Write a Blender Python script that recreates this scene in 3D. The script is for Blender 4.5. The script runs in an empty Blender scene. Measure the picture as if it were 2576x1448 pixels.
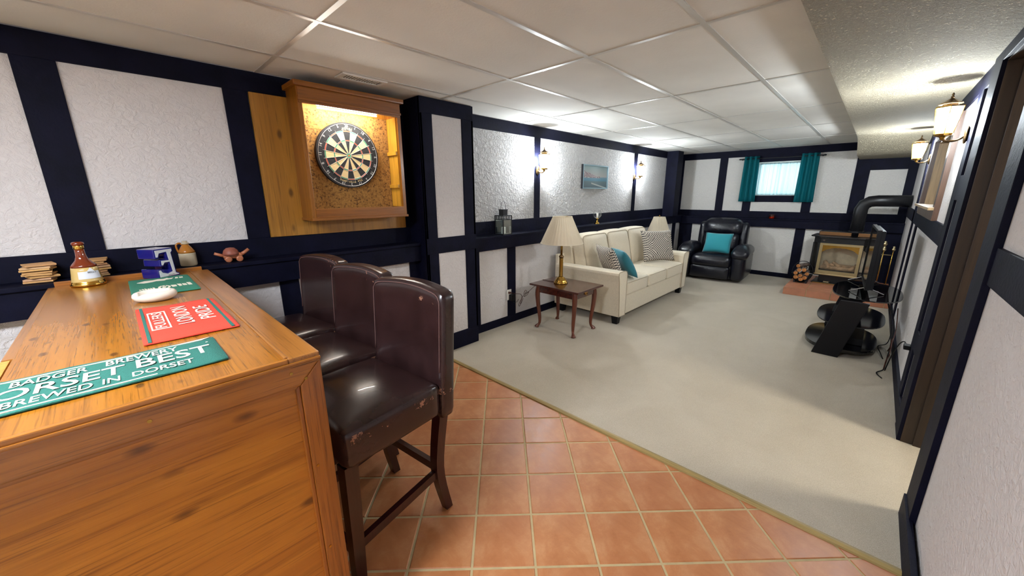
import bpy, bmesh, math, random
from mathutils import Vector, Matrix
random.seed(7)
PI = math.pi
SC = bpy.context.scene
COL = SC.collection

# ---------------------------------------------------------------- camera, world, exposure
def make_camera():
    yaw, pitch, roll = math.radians(43.69), math.radians(14.1), math.radians(-.248)
    f = Vector((math.cos(yaw)*math.cos(pitch), math.sin(yaw)*math.cos(pitch), -math.sin(pitch)))
    r = Vector((math.sin(yaw), -math.cos(yaw), 0)); u = r.cross(f)
    r2 = r*math.cos(roll)+u*math.sin(roll); u2 = -r*math.sin(roll)+u*math.cos(roll)
    cd = bpy.data.cameras.new('camera'); cd.sensor_width = 36; cd.sensor_fit = 'HORIZONTAL'
    cd.lens = 942/2576*36; cd.clip_start = .02; cd.clip_end = 100
    o = bpy.data.objects.new('camera', cd); COL.objects.link(o)
    m = Matrix((r2, u2, -f)).transposed().to_4x4(); m.translation = (0, 0, 1.467)
    o.matrix_world = m; SC.camera = o
make_camera()
W = bpy.data.worlds.new('world'); SC.world = W; W.use_nodes = True
bg = W.node_tree.nodes['Background']; bg.inputs[0].default_value = (.62, .90, 1.0, 1); bg.inputs[1].default_value = 2.5
vs = SC.view_settings; vs.view_transform = 'Standard'; vs.look = 'None'; vs.gamma = 1; vs.exposure = 1.82; vs.use_curve_mapping = False

BULB = 400.0
TROFFER = 15.5
TUBE = 100.0       # emission of the tube in the dartboard cabinet
HALL = 38.0

# ---------------------------------------------------------------- materials
def srgb(r, g, b):
    f = lambda c: (c/255/12.92 if c/255 <= .04045 else ((c/255+.055)/1.055)**2.4)
    return (f(r), f(g), f(b), 1)
class NT:
    def __init__(s, name):
        s.m = bpy.data.materials.new(name); s.m.use_nodes = True; s.t = s.m.node_tree
        s.b = s.t.nodes['Principled BSDF']; s.out = s.t.nodes['Material Output']
    def n(s, typ, **kw):
        x = s.t.nodes.new(typ)
        for k, v in kw.items():
            if k in x.inputs: x.inputs[k].default_value = v
            else: setattr(x, k, v)
        return x
    def l(s, a, b): s.t.links.new(a, b)
    def coord(s, scale=(1, 1, 1), kind='Object', rot=(0, 0, 0)):
        c = s.n('ShaderNodeTexCoord'); m = s.n('ShaderNodeMapping'); m.inputs['Scale'].default_value = scale; m.inputs['Rotation'].default_value = rot
        s.l(c.outputs[kind], m.inputs[0]); return m.outputs[0]
    def noise(s, vec, scale, detail=3, rough=.55, dist=0):
        x = s.n('ShaderNodeTexNoise'); x.inputs['Scale'].default_value = scale; x.inputs['Detail'].default_value = detail
        x.inputs['Roughness'].default_value = rough; x.inputs['Distortion'].default_value = dist; s.l(vec, x.inputs['Vector']); return x.outputs[0]
    def ramp(s, fac, stops):
        r = s.n('ShaderNodeValToRGB'); e = r.color_ramp.elements
        while len(e) < len(stops): e.new(.5)
        for el, (p, c) in zip(e, stops): el.position = p; el.color = c
        s.l(fac, r.inputs[0]); return r.outputs[0]
    def mix(s, fac, a, b, mode='MIX'):
        x = s.n('ShaderNodeMix', data_type='RGBA', blend_type=mode)
        for sock, v in ((x.inputs[0], fac), (x.inputs[6], a), (x.inputs[7], b)):
            if hasattr(v, 'is_output'): s.l(v, sock)
            else: sock.default_value = v
        return x.outputs[2]
    def math(s, op, a, b=0):
        x = s.n('ShaderNodeMath', operation=op)
        for sock, v in ((x.inputs[0], a), (x.inputs[1], b)):
            if hasattr(v, 'is_output'): s.l(v, sock)
            else: sock.default_value = v
        return x.outputs[0]
    def bump(s, h, strength=.5, dist=.01, prev=None):
        x = s.n('ShaderNodeBump'); x.inputs['Strength'].default_value = strength; x.inputs['Distance'].default_value = dist
        s.l(h, x.inputs['Height'])
        if prev is not None: s.l(prev, x.inputs['Normal'])
        s.l(x.outputs[0], s.b.inputs['Normal']); return x.outputs[0]
    def set(s, col=None, rough=None, metal=None, **kw):
        def p(i, v):
            if hasattr(v, 'is_output'): s.l(v, s.b.inputs[i])
            else: s.b.inputs[i].default_value = v
        if col is not None: p('Base Color', col)
        if rough is not None: p('Roughness', rough)
        if metal is not None: p('Metallic', metal)
        for k, v in kw.items(): p(k.replace('_', ' '), v)
        return s.m
MAT = {}
def simple(name, col, rough=.5, metal=0, bump=None, var=0, scale=20, **kw):
    t = NT(name); v = t.coord()
    if var:
        n = t.noise(v, scale, 4); lo = tuple(c*(1-var) for c in col[:3])+(1,); hi = tuple(min(1, c*(1+var)) for c in col[:3])+(1,)
        c = t.ramp(n, [(.3, lo), (.7, hi)])
    else: c = col
    if bump: t.bump(t.noise(v, bump[0], 4), bump[1], bump[2] if len(bump) > 2 else .004)
    MAT[name] = t.set(c, rough, metal, **kw); return MAT[name]
def wood(name, lo, hi, axis='x', rough=.32, knots=True, scale=1.0, coat=.25, dark=None, bumps=.15):
    t = NT(name); ax = 'xyz'.index(axis)
    st = lambda along, cross: tuple((along if k == ax else cross)*scale for k in range(3))
    n1 = t.noise(t.coord(st(.55, 8)), 1.5, 5, .6, .5); n2 = t.noise(t.coord(st(1.6, 46)), 1.3, 4, .65, .3)
    fine = t.noise(t.coord(st(5, 190)), 1.2, 2, .5)
    c = t.ramp(n1, [(.25, lo), (.75, hi)])
    dk = dark or tuple(x*.42 for x in lo[:3])+(1,)
    c = t.mix(t.ramp(n2, [(.30, (.5,)*3+(1,)), (.5, (0, 0, 0, 1))]), c, dk)
    c = t.mix(t.ramp(fine, [(.32, (.5,)*3+(1,)), (.42, (0, 0, 0, 1))]), c, dk)
    if knots:
        vo = t.n('ShaderNodeTexVoronoi'); vo.inputs['Scale'].default_value = 11*scale; t.l(t.coord(tuple(.62 if k == ax else 1.3 for k in range(3))), vo.inputs['Vector'])
        c = t.mix(t.ramp(vo.outputs['Distance'], [(.08, (.85,)*3+(1,)), (.19, (0, 0, 0, 1))]), c, tuple(x*.3 for x in lo[:3])+(1,))
    t.bump(n2, bumps, .003)
    MAT[name] = t.set(c, rough, 0, Coat_Weight=coat, Coat_Roughness=.18); return MAT[name]

def mk_plaster(name, base, s1, st, dist):
    t = NT(name); v = t.coord()
    a = t.noise(v, s1, 5, .6, .8)
    r = t.ramp(a, [(.38, (0, 0, 0, 1)), (.62, (1, 1, 1, 1))])
    t.bump(r, st, dist)
    spots = t.ramp(t.noise(t.coord(), s1*3.3, 2), [(.70, (0, 0, 0, 1)), (.76, (.3,)*3+(1,))])
    MAT[name] = t.set(t.mix(spots, base, tuple(x*.55 for x in base[:3])+(1,)), .85)
mk_plaster('plaster', srgb(216, 211, 210), 38, .6, .007)
mk_plaster('plaster_far', srgb(224, 220, 214), 42, .6, .007)
mk_plaster('plaster_rough', srgb(214, 210, 208), 30, 1.0, .018)
mk_plaster('popcorn', srgb(214, 200, 170), 82, 1.0, .09)
t = NT('ceiling_tile'); v = t.coord(); n = t.noise(v, 60, 4, .6, 1.0); t.bump(n, .25, .004)
t.set(t.ramp(t.noise(v, 2.2, 2), [(.3, srgb(214, 211, 204)), (.7, srgb(225, 222, 215))]), .9); MAT['ceiling_tile'] = t.m
simple('grid_metal', srgb(205, 202, 196), .35, .25)
t = NT('timber'); v = t.coord((3, 3, 3)); n = t.noise(v, 3, 4)
t.set(t.ramp(n, [(.3, srgb(6, 7, 24)), (.7, srgb(13, 14, 36))]), .6, 0, Specular_IOR_Level=.12); t.bump(t.noise(t.coord((8, 8, 8)), 9, 5), .35, .004); MAT['timber'] = t.m
wood('bar_wood', srgb(138, 82, 18), srgb(172, 110, 30), 'y', .26, True, 1.3, .22)
wood('bar_panel', srgb(146, 80, 20), srgb(196, 128, 40), 'x', .3, True, .8, .3, bumps=.35)
wood('bar_trim_x', srgb(138, 80, 22), srgb(176, 110, 36), 'x', .3, False, 1, .4)
wood('bar_trim_y', srgb(138, 84, 30), srgb(168, 110, 48), 'y', .28, False, 1, .4)
wood('bar_trim_z', srgb(126, 70, 22), srgb(160, 94, 34), 'z', .3, False, 1, .4)
wood('pine_light', srgb(190, 134, 46), srgb(214, 158, 64), 'x', .35, False, .8, .3)
wood('backboard_wood', srgb(154, 102, 28), srgb(182, 128, 42), 'z', .38, True, .7, .25)
wood('cabinet_wood', srgb(130, 76, 14), srgb(160, 100, 24), 'z', .35, False, 1, .3)
wood('cabinet_wood_x', srgb(126, 70, 14), srgb(158, 96, 24), 'x', .35, False, 1, .3)
wood('cabinet_inside', srgb(196, 140, 40), srgb(214, 164, 60), 'z', .4, False, .6, .2)
wood('mahogany', srgb(58, 22, 14), srgb(88, 38, 24), 'x', .22, False, 1.4, .5)
wood('mahogany_leg', srgb(84, 36, 20), srgb(112, 52, 30), 'z', .28, False, 1.4, .4)
wood('stool_leg', srgb(34, 10, 10), srgb(60, 18, 18), 'z', .3, False, 1.4, .3)
wood('jamb_wood', srgb(36, 22, 12), srgb(58, 38, 18), 'z', .45, False, .8, .15)
wood('frame_brown', srgb(70, 46, 32), srgb(92, 64, 46), 'z', .45, False, 1, .1)
wood('frame_tan', srgb(168, 138, 98), srgb(190, 162, 122), 'z', .5, False, 1, .1)
wood('threshold_wood', srgb(150, 126, 74), srgb(172, 148, 94), 'y', .4, False, 1, .2)
# terracotta floor tiles
t = NT('terracotta'); v = t.coord(); oi = t.n('ShaderNodeObjectInfo')
n = t.noise(v, 7, 5, .65, .4); c = t.ramp(n, [(.25, srgb(164, 98, 54)), (.5, srgb(186, 122, 74)), (.78, srgb(210, 156, 108))])
c = t.mix(t.math('MULTIPLY', oi.outputs['Random'], .3), c, srgb(164, 94, 58)); t.bump(t.noise(v, 30, 4), .2, .003)
t.set(c, t.ramp(n, [(.3, (.32,)*3+(1,)), (.8, (.5,)*3+(1,))])); MAT['terracotta'] = t.m
simple('grout', srgb(186, 166, 124), .85, var=.1)
simple('hearth_tile', srgb(184, 122, 92), .42, var=.14, scale=9)
t = NT('carpet'); v = t.coord(); n = t.noise(v, 260, 3, .7); big = t.noise(v, 2.4, 4, .6, .5)
c = t.mix(.5, t.ramp(n, [(.3, srgb(146, 134, 114)), (.7, srgb(212, 201, 182))]), t.ramp(big, [(.35, srgb(180, 168, 148)), (.68, srgb(198, 187, 168))]))
t.bump(n, .6, .006); t.set(c, .95, 0, Sheen_Weight=.2); MAT['carpet'] = t.m
# leather
t = NT('brown_leather'); v = t.coord(); n = t.noise(v, 9, 4)
c = t.ramp(n, [(.3, srgb(40, 24, 24)), (.7, srgb(54, 34, 34))])
sx = t.n('ShaderNodeSeparateXYZ'); t.l(v, sx.inputs[0])
top = t.math('GREATER_THAN', sx.outputs[2], 1.005); corner = t.math('LESS_THAN', sx.outputs[1], -.08); edge = t.math('MULTIPLY', t.math('GREATER_THAN', sx.outputs[2], .615), t.math('MULTIPLY', t.math('LESS_THAN', sx.outputs[2], .652), t.math('LESS_THAN', sx.outputs[1], -.21)))
msk = t.math('ADD', t.math('MULTIPLY', top, corner), edge); oi2 = t.n('ShaderNodeObjectInfo'); sh2 = t.n('ShaderNodeVectorMath', operation='ADD'); t.l(v, sh2.inputs[0]); t.l(oi2.outputs['Random'], sh2.inputs[1])
w = t.ramp(t.noise(sh2.outputs[0], 17, 6, .7), [(.605, (0, 0, 0, 1)), (.62, (1, 1, 1, 1))])
c = t.mix(t.math('MULTIPLY', w, msk), c, srgb(146, 104, 84))
t.bump(t.noise(v, 140, 3), .12, .002); t.set(c, .27, 0, Coat_Weight=.15); MAT['brown_leather'] = t.m
simple('worn_hide', srgb(140, 92, 66), .75, bump=(120, .4))
simple('stitching', srgb(104, 74, 70), .6)
t = NT('black_leather'); v = t.coord(); t.bump(t.noise(v, 18, 4, .6, 1.2), .35, .01)
t.set(srgb(14, 15, 27), .3, 0, Coat_Weight=.1); MAT['black_leather'] = t.m
simple('sofa_fabric', srgb(224, 211, 188), .9, bump=(420, .25, .002), var=.05, scale=60, Sheen_Weight=.2)
simple('piping', srgb(176, 160, 136), .9)
simple('teal_fabric', srgb(38, 118, 132), .8, bump=(300, .2, .002), Sheen_Weight=.3)
simple('teal_bright', srgb(26, 136, 148), .8, bump=(300, .2, .002), Sheen_Weight=.3)

t = NT('check_fabric'); v = t.coord((1, 1, 1)); ck = t.n('ShaderNodeTexChecker'); ck.inputs['Scale'].default_value = 62
ck.inputs['Color1'].default_value = srgb(214, 204, 188); ck.inputs['Color2'].default_value = srgb(70, 64, 64); t.l(v, ck.inputs[0])
t.bump(ck.outputs[1], .3, .003); t.set(ck.outputs[0], .9); MAT['check_fabric'] = t.m
simple('black_metal', srgb(22, 22, 28), .45, .2)
simple('stove_black', srgb(18, 18, 22), .38, .1, bump=(200, .1, .001))
simple('black_gloss', srgb(8, 8, 12), .08)
simple('black_board', srgb(9, 9, 14), .45, Specular_IOR_Level=.25)
simple('black_plastic', srgb(9, 9, 13), .5, Specular_IOR_Level=.25)
simple('brass', srgb(176, 138, 66), .25, 1)
simple('brass_pale', srgb(186, 170, 132), .3, 1)
simple('bronze', srgb(112, 90, 62), .35, 1)
simple('gold', srgb(220, 176, 84), .15, 1)
simple('chrome', srgb(200, 200, 205), .15, 1)
simple('shade_cream', srgb(226, 214, 190), .85, Subsurface_Weight=0)
simple('white_plastic', srgb(222, 220, 214), .4)
simple('white_wax', srgb(226, 222, 212), .5)
simple('white_glaze', srgb(226, 214, 198), .12)
simple('olive_glaze', srgb(168, 150, 112), .25)
simple('blue_glaze', srgb(26, 28, 112), .1, Coat_Weight=.5)
simple('letter_white', srgb(206, 208, 212), .25)
simple('ink_dark', srgb(40, 40, 46), .5)
simple('ink_red', srgb(176, 60, 50), .5)
simple('amber_glaze', srgb(118, 46, 20), .1, Coat_Weight=.5)
simple('cream_glaze', srgb(206, 176, 110), .15, Coat_Weight=.4)
simple('stone_glaze', srgb(186, 172, 146), .25, var=.1)
simple('honey_glaze', srgb(166, 104, 34), .15, Coat_Weight=.4)
simple('terracotta_toy', srgb(178, 108, 74), .35, var=.08)
simple('terracotta_dark', srgb(150, 84, 66), .5, var=.1)
t = NT('cardboard'); oi = t.n('ShaderNodeObjectInfo'); t.set(t.ramp(oi.outputs['Random'], [(0, srgb(206, 162, 98)), (.4, srgb(196, 150, 96)), (.7, srgb(190, 142, 116)), (1, srgb(214, 180, 124))]), .8); t.bump(t.noise(t.coord(), 200, 3), .2, .002); MAT['cardboard'] = t.m
simple('label_paper', srgb(214, 220, 226), .4)
simple('towel_green', srgb(40, 116, 92), .95, bump=(350, .6, .003), var=.12, scale=260)
simple('towel_dark_green', srgb(38, 104, 92), .95, bump=(350, .6, .003), var=.14, scale=260)
simple('towel_red', srgb(212, 66, 46), .95, bump=(350, .6, .003), var=.1, scale=260)
simple('towel_white', srgb(222, 214, 196), .95, bump=(350, .5, .003))
simple('board_black', srgb(34, 34, 36), .8, bump=(160, .3, .002))
simple('board_cream', srgb(214, 190, 140), .8, bump=(160, .3, .002))
simple('board_red', srgb(196, 84, 54), .8)
simple('board_green', srgb(70, 150, 110), .8)
simple('wire', srgb(190, 190, 188), .5, .5)
t = NT('cork'); v = t.coord(); n = t.noise(v, 75, 4, .7); c = t.ramp(n, [(.34, srgb(60, 40, 22)), (.46, srgb(150, 108, 52)), (.7, srgb(182, 138, 72))]); t.bump(n, .4, .004)
t.set(c, .9); MAT['cork'] = t.m
t = NT('log_bark'); v = t.coord((6, 6, 6)); n = t.noise(v, 6, 5); t.bump(n, .6, .01); t.set(t.ramp(n, [(.3, srgb(70, 54, 46)), (.7, srgb(130, 112, 104))]), .9); MAT['log_bark'] = t.m
t = NT('log_end'); v = t.coord(); n = t.noise(v, 30, 4); t.set(t.ramp(n, [(.3, srgb(150, 88, 40)), (.7, srgb(196, 132, 70))]), .8); MAT['log_end'] = t.m
simple('fire_log', srgb(184, 150, 120), .9, bump=(30, .6, .01), var=.3, scale=14)
simple('firebrick', srgb(226, 210, 184), .8, var=.1)
simple('ember_bed', srgb(46, 36, 34), .9, bump=(60, .8, .01))
simple('stove_trim_tan', srgb(150, 104, 58), .4, .5)
def glass(name, col=(1, 1, 1, 1), refl=.10, rough=.02):
    t = NT(name); tr = t.n('ShaderNodeBsdfTransparent'); tr.inputs[0].default_value = col
    gl = t.n('ShaderNodeBsdfGlossy'); gl.inputs['Roughness'].default_value = rough
    lw = t.n('ShaderNodeLayerWeight'); lw.inputs[0].default_value = .25
    f = t.math('MULTIPLY', t.math('ADD', lw.outputs[1], refl), .6); mx = t.n('ShaderNodeMixShader')
    t.l(f, mx.inputs[0]); t.l(tr.outputs[0], mx.inputs[1]); t.l(gl.outputs[0], mx.inputs[2]); t.l(mx.outputs[0], t.out.inputs[0]); MAT[name] = t.m
glass('clear_glass'); glass('smoke_glass', (.18, .2, .24, 1), .12); glass('stove_glass', (.94, .93, .9, 1), .05, .08); glass('amber_glass', (.95, .30, .06, 1), .12); glass('lantern_glass', (.92, .95, .95, 1), .05)
t = NT('frosted'); tr = t.n('ShaderNodeBsdfTransparent'); tl = t.n('ShaderNodeBsdfTranslucent'); tl.inputs[0].default_value = (.9, .9, .88, 1); mx = t.n('ShaderNodeMixShader'); mx.inputs[0].default_value = .16
t.l(tr.outputs[0], mx.inputs[1]); t.l(tl.outputs[0], mx.inputs[2]); t.l(mx.outputs[0], t.out.inputs[0]); MAT['frosted'] = t.m
t = NT('sheer'); tr = t.n('ShaderNodeBsdfTransparent'); tl = t.n('ShaderNodeBsdfTranslucent'); v = t.coord()
wv = t.noise(t.coord((1, 22, .3)), 1.5, 3); t.l(t.ramp(wv, [(.35, (.30, .37, .38, 1)), (.65, (.50, .54, .54, 1))]), tl.inputs[0])
mx = t.n('ShaderNodeMixShader'); mx.inputs[0].default_value = .93; t.l(tr.outputs[0], mx.inputs[1]); t.l(tl.outputs[0], mx.inputs[2]); t.l(mx.outputs[0], t.out.inputs[0]); MAT['sheer'] = t.m
t = NT('shade_fabric'); df = t.n('ShaderNodeBsdfDiffuse'); tl = t.n('ShaderNodeBsdfTranslucent'); df.inputs[0].default_value = srgb(226, 214, 192); tl.inputs[0].default_value = srgb(226, 210, 184)
mx = t.n('ShaderNodeMixShader'); mx.inputs[0].default_value = .3; t.l(df.outputs[0], mx.inputs[1]); t.l(tl.outputs[0], mx.inputs[2]); t.l(mx.outputs[0], t.out.inputs[0]); MAT['shade_fabric'] = t.m
t = NT('teal_curtain'); tl = t.n('ShaderNodeBsdfTranslucent'); tl.inputs[0].default_value = srgb(20, 160, 172); t.set(srgb(22, 146, 156), .7); mx = t.n('ShaderNodeMixShader'); mx.inputs[0].default_value = .3; t.l(t.b.outputs[0], mx.inputs[1]); t.l(tl.outputs[0], mx.inputs[2]); t.l(mx.outputs[0], t.out.inputs[0]); MAT['teal_curtain'] = t.m
def emit(name, col, s):
    t = NT(name); e = t.n('ShaderNodeEmission'); e.inputs[0].default_value = col; e.inputs[1].default_value = s; t.l(e.outputs[0], t.out.inputs[0]); MAT[name] = t.m
emit('bulb_glow', (.90, 1.0, 1.07, 1), BULB); emit('troffer_glow', (.90, .97, 1.06, 1), TROFFER); emit('tube_glow', (1.0, .97, .90, 1), TUBE); emit('hall_glow', (1.0, .93, .76, 1), HALL)
# harbour print inside the picture frame
t = NT('harbour_print'); c0 = t.coord((1, 1, 1), 'Generated'); sp = t.n('ShaderNodeSeparateXYZ'); t.l(c0, sp.inputs[0]); u, vv = sp.outputs[0], sp.outputs[2]
nz = t.noise(c0, 16, 4); y = t.math('ADD', vv, t.math('MULTIPLY', t.math('SUBTRACT', nz, .5), .06))
base = t.ramp(y, [(0, srgb(84, 96, 102)), (.28, srgb(96, 112, 118)), (.36, srgb(92, 132, 152)), (.47, srgb(112, 140, 156)), (.53, srgb(170, 166, 162)), (1, srgb(142, 164, 166))])
hz = t.noise(t.coord((9, 0, 2), 'Generated'), 1.4, 3); top = t.math('SUBTRACT', .78, t.math('MULTIPLY', u, .42))
top = t.math('ADD', top, t.math('MULTIPLY', t.math('SUBTRACT', hz, .5), .22))
m1 = t.math('MULTIPLY', t.math('LESS_THAN', vv, top), t.math('GREATER_THAN', vv, .46))
hc = t.ramp(t.noise(t.coord((26, 1, 18), 'Generated'), 1, 2), [(.35, srgb(104, 82, 92)), (.5, srgb(150, 132, 136)), (.65, srgb(196, 188, 180))])
base = t.mix(m1, base, hc)
dg = t.math('ADD', vv, t.math('MULTIPLY', u, .34)); m2 = t.math('MULTIPLY', t.math('GREATER_THAN', dg, .30), t.math('MULTIPLY', t.math('LESS_THAN', dg, .36), t.math('GREATER_THAN', u, .35)))
base = t.mix(m2, base, srgb(168, 170, 166)); t.set(base, .25); MAT['harbour_print'] = t.m

# ---------------------------------------------------------------- mesh helpers
def link(o, parent=None):
    COL.objects.link(o)
    if parent is not None: o.parent = parent
    return o
def obj(name, bm, mat, parent=None, smooth=False, loc=None, rot=None):
    me = bpy.data.meshes.new(name)
    if isinstance(bm, bpy.types.Mesh): me = bm
    else:
        bmesh.ops.recalc_face_normals(bm, faces=bm.faces); bm.to_mesh(me); bm.free()
    if smooth:
        for p in me.polygons: p.use_smooth = True
    if not me.materials: me.materials.append(MAT[mat] if isinstance(mat, str) else mat)
    o = bpy.data.objects.new(name, me); link(o, parent)
    if loc: o.location = loc
    if rot: o.rotation_euler = rot
    return o
def tag(o, label, cat, group=None, kind=None):
    o['label'] = label
    if cat: o['category'] = cat
    if group: o['group'] = group
    if kind: o['kind'] = kind
    return o
def thing(name, label, cat, loc=(0, 0, 0), rz=0, group=None):
    o = bpy.data.objects.new(name, None); COL.objects.link(o); o.empty_display_size = .05
    o.location = loc; o.rotation_euler = (0, 0, rz); return tag(o, label, cat, group)
def struct(name, bm, mat, label, cat='wall'):
    return tag(obj(name, bm, mat), label, cat, kind='structure')
def dup(root, loc, rz, label, group=None):
    r = root.copy(); COL.objects.link(r); r.location = loc; r.rotation_euler = (0, 0, rz); r['label'] = label
    if group: r['group'] = group
    for ch in list(root.children):
        c = ch.copy(); COL.objects.link(c); c.parent = r
        for g in list(ch.children):
            d = g.copy(); COL.objects.link(d); d.parent = c
    return r
def bx(x0, x1, y0, y1, z0, z1, bev=0, bm=None):
    b = bmesh.new() if bm is None else bm
    vs_ = [b.verts.new(p) for p in ((x0, y0, z0), (x1, y0, z0), (x1, y1, z0), (x0, y1, z0), (x0, y0, z1), (x1, y0, z1), (x1, y1, z1), (x0, y1, z1))]
    for f in ((0, 3, 2, 1), (4, 5, 6, 7), (0, 1, 5, 4), (1, 2, 6, 5), (2, 3, 7, 6), (3, 0, 4, 7)): b.faces.new([vs_[i] for i in f])
    if bev: bmesh.ops.bevel(b, geom=list(b.edges), offset=bev, segments=2, affect='EDGES', profile=.7)
    return b
def prism(poly, axis, a0, a1, bev=0):
    """poly of 2-D points extruded along axis: 'x' -> (y,z), 'y' -> (x,z), 'z' -> (x,y)"""
    b = bmesh.new(); f = {'x': lambda p, t: (t, p[0], p[1]), 'y': lambda p, t: (p[0], t, p[1]), 'z': lambda p, t: (p[0], p[1], t)}[axis]
    A = [b.verts.new(f(p, a0)) for p in poly]; B = [b.verts.new(f(p, a1)) for p in poly]; n = len(poly)
    b.faces.new(A); b.faces.new(list(reversed(B)))
    for i in range(n): b.faces.new([A[i], B[i], B[(i+1) % n], A[(i+1) % n]])
    if bev:
        bmesh.ops.recalc_face_normals(b, faces=b.faces)
        bmesh.ops.bevel(b, geom=[e for e in b.edges if e.calc_face_angle(0) > .5], offset=bev, segments=2, affect='EDGES', profile=.7)
    return b
def lathe(prof, n=24, c=(0, 0, 0), cap=True):
    b = bmesh.new(); rings = []
    for r, z in prof:
        rings.append([b.verts.new((c[0]+r*math.cos(2*PI*i/n), c[1]+r*math.sin(2*PI*i/n), c[2]+z)) for i in range(n)])
    for A, B in zip(rings, rings[1:]):
        for i in range(n): b.faces.new([A[i], A[(i+1) % n], B[(i+1) % n], B[i]])
    if cap: b.faces.new(list(reversed(rings[0]))); b.faces.new(rings[-1])
    return b
def spline(pts, k=6):
    P = [Vector(p) for p in pts]; out = []
    for i in range(len(P)-1):
        p0, p1, p2, p3 = P[max(i-1, 0)], P[i], P[i+1], P[min(i+2, len(P)-1)]
        for j in range(k):
            s = j/k; out.append(.5*((2*p1)+(p2-p0)*s+(2*p0-5*p1+4*p2-p3)*s*s+(3*p1-p0-3*p2+p3)*s**3))
    out.append(P[-1]); return out
def tube(pts, r, n=8, closed=False, smooth_k=0, square=False, ry=None):
    P = [Vector(p) for p in pts]
    if smooth_k: P = spline(P, smooth_k)
    b = bmesh.new(); rings = []; N = len(P); up = Vector((0, 0, 1)); prev = None
    for i, p in enumerate(P):
        if closed: t = P[(i+1) % N]-P[i-1]
        else: t = P[min(i+1, N-1)]-P[max(i-1, 0)]
        t.normalize()
        if prev is None:
            a = up if abs(t.z) < .9 else Vector((1, 0, 0)); u = t.cross(a).normalized()
        else:
            u = prev-t*prev.dot(t); u = u.normalized() if u.length > 1e-6 else t.orthogonal().normalized()
        prev = u; v = t.cross(u); rr = r(i/(N-1)) if callable(r) else r
        rings.append([b.verts.new(p+(u*math.cos(2*PI*k/n+(PI/4 if square else 0))+v*math.sin(2*PI*k/n+(PI/4 if square else 0)))*rr) for k in range(n)])
    pairs = list(zip(rings, rings[1:]))
    if closed: pairs.append((rings[-1], rings[0]))
    for A, B in pairs:
        for k in range(n): b.faces.new([A[k], A[(k+1) % n], B[(k+1) % n], B[k]])
    if not closed: b.faces.new(list(reversed(rings[0]))); b.faces.new(rings[-1])
    return b
def rbox(w, d, h, r, puff=(0, 0, 0), c=(0, 0, 0), n=10, fn=None):
    """rounded, puffed cushion box centred at c"""
    b = bmesh.new(); bmesh.ops.create_cube(b, size=2); bmesh.ops.subdivide_edges(b, edges=list(b.edges), cuts=n, use_grid_fill=True)
    H = (w/2, d/2, h/2); rr = [min(r, x*.98) for x in H]
    for v in b.verts:
        q = [0, 0, 0]; o = [0, 0, 0]
        for i in range(3):
            x = math.copysign(abs(v.co[i])**.8, v.co[i]); p = x*H[i]; inn = H[i]-rr[i]; q[i] = max(-inn, min(inn, p)); o[i] = (p-q[i])/rr[i]
        l = math.sqrt(sum(k*k for k in o)); 
        if l > 1e-9: m_ = max(abs(k) for k in o); o = [k/l*m_ for k in o]
        p = [q[i]+o[i]*rr[i] for i in range(3)]
        for i in range(3):
            if puff[i]:
                j, k = (i+1) % 3, (i+2) % 3
                f = max(0, 1-(p[j]/H[j])**2)*max(0, 1-(p[k]/H[k])**2); p[i] += puff[i]*f*p[i]/H[i]
        if fn: p = fn(*p)
        v.co = Vector(p)+Vector(c)
    return b
def pillow(w, h, t, n=14):
    """square throw pillow standing in the local xz plane, thickness along y, base edge at z=0"""
    b = bmesh.new(); G = {}
    for sgn in (1, -1):
        for i in range(n+1):
            for j in range(n+1):
                u, v = 2*i/n-1, 2*j/n-1; edge = i in (0, n) or j in (0, n)
                if edge and sgn == -1: G[sgn, i, j] = G[1, i, j]; continue
                th = t/2*((1-u**2)*(1-v**2))**.42
                k = 1-.07*(1-abs(v)**1.5)*abs(u)**3; k2 = 1-.07*(1-abs(u)**1.5)*abs(v)**3
                G[sgn, i, j] = b.verts.new((u*w/2*k, sgn*th, h/2+v*h/2*k2))
    for sgn in (1, -1):
        for i in range(n):
            for j in range(n): b.faces.new([G[sgn, i, j], G[sgn, i+1, j], G[sgn, i+1, j+1], G[sgn, i, j+1]])
    return b
def grid_slab(us, vs_, t0, t1, hole, axis):
    b = bmesh.new(); f = {'x': lambda u, v, t: (t, u, v), 'y': lambda u, v, t: (u, t, v), 'z': lambda u, v, t: (u, v, t)}[axis]; V = {}
    def vv(i, j, k):
        if (i, j, k) not in V: V[i, j, k] = b.verts.new(f(us[i], vs_[j], (t0, t1)[k]))
        return V[i, j, k]
    nu, nv = len(us)-1, len(vs_)-1
    filled = lambda i, j: 0 <= i < nu and 0 <= j < nv and not hole(i, j)
    for i in range(nu):
        for j in range(nv):
            if not filled(i, j): continue
            for k in (0, 1): b.faces.new([vv(i, j, k), vv(i+1, j, k), vv(i+1, j+1, k), vv(i, j+1, k)])
            for di, dj, e in ((-1, 0, ((i, j), (i, j+1))), (1, 0, ((i+1, j), (i+1, j+1))), (0, -1, ((i, j), (i+1, j))), (0, 1, ((i, j+1), (i+1, j+1)))):
                if not filled(i+di, j+dj): (a, c), (d, g) = e; b.faces.new([vv(a, c, 0), vv(d, g, 0), vv(d, g, 1), vv(a, c, 1)])
    return b
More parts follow.
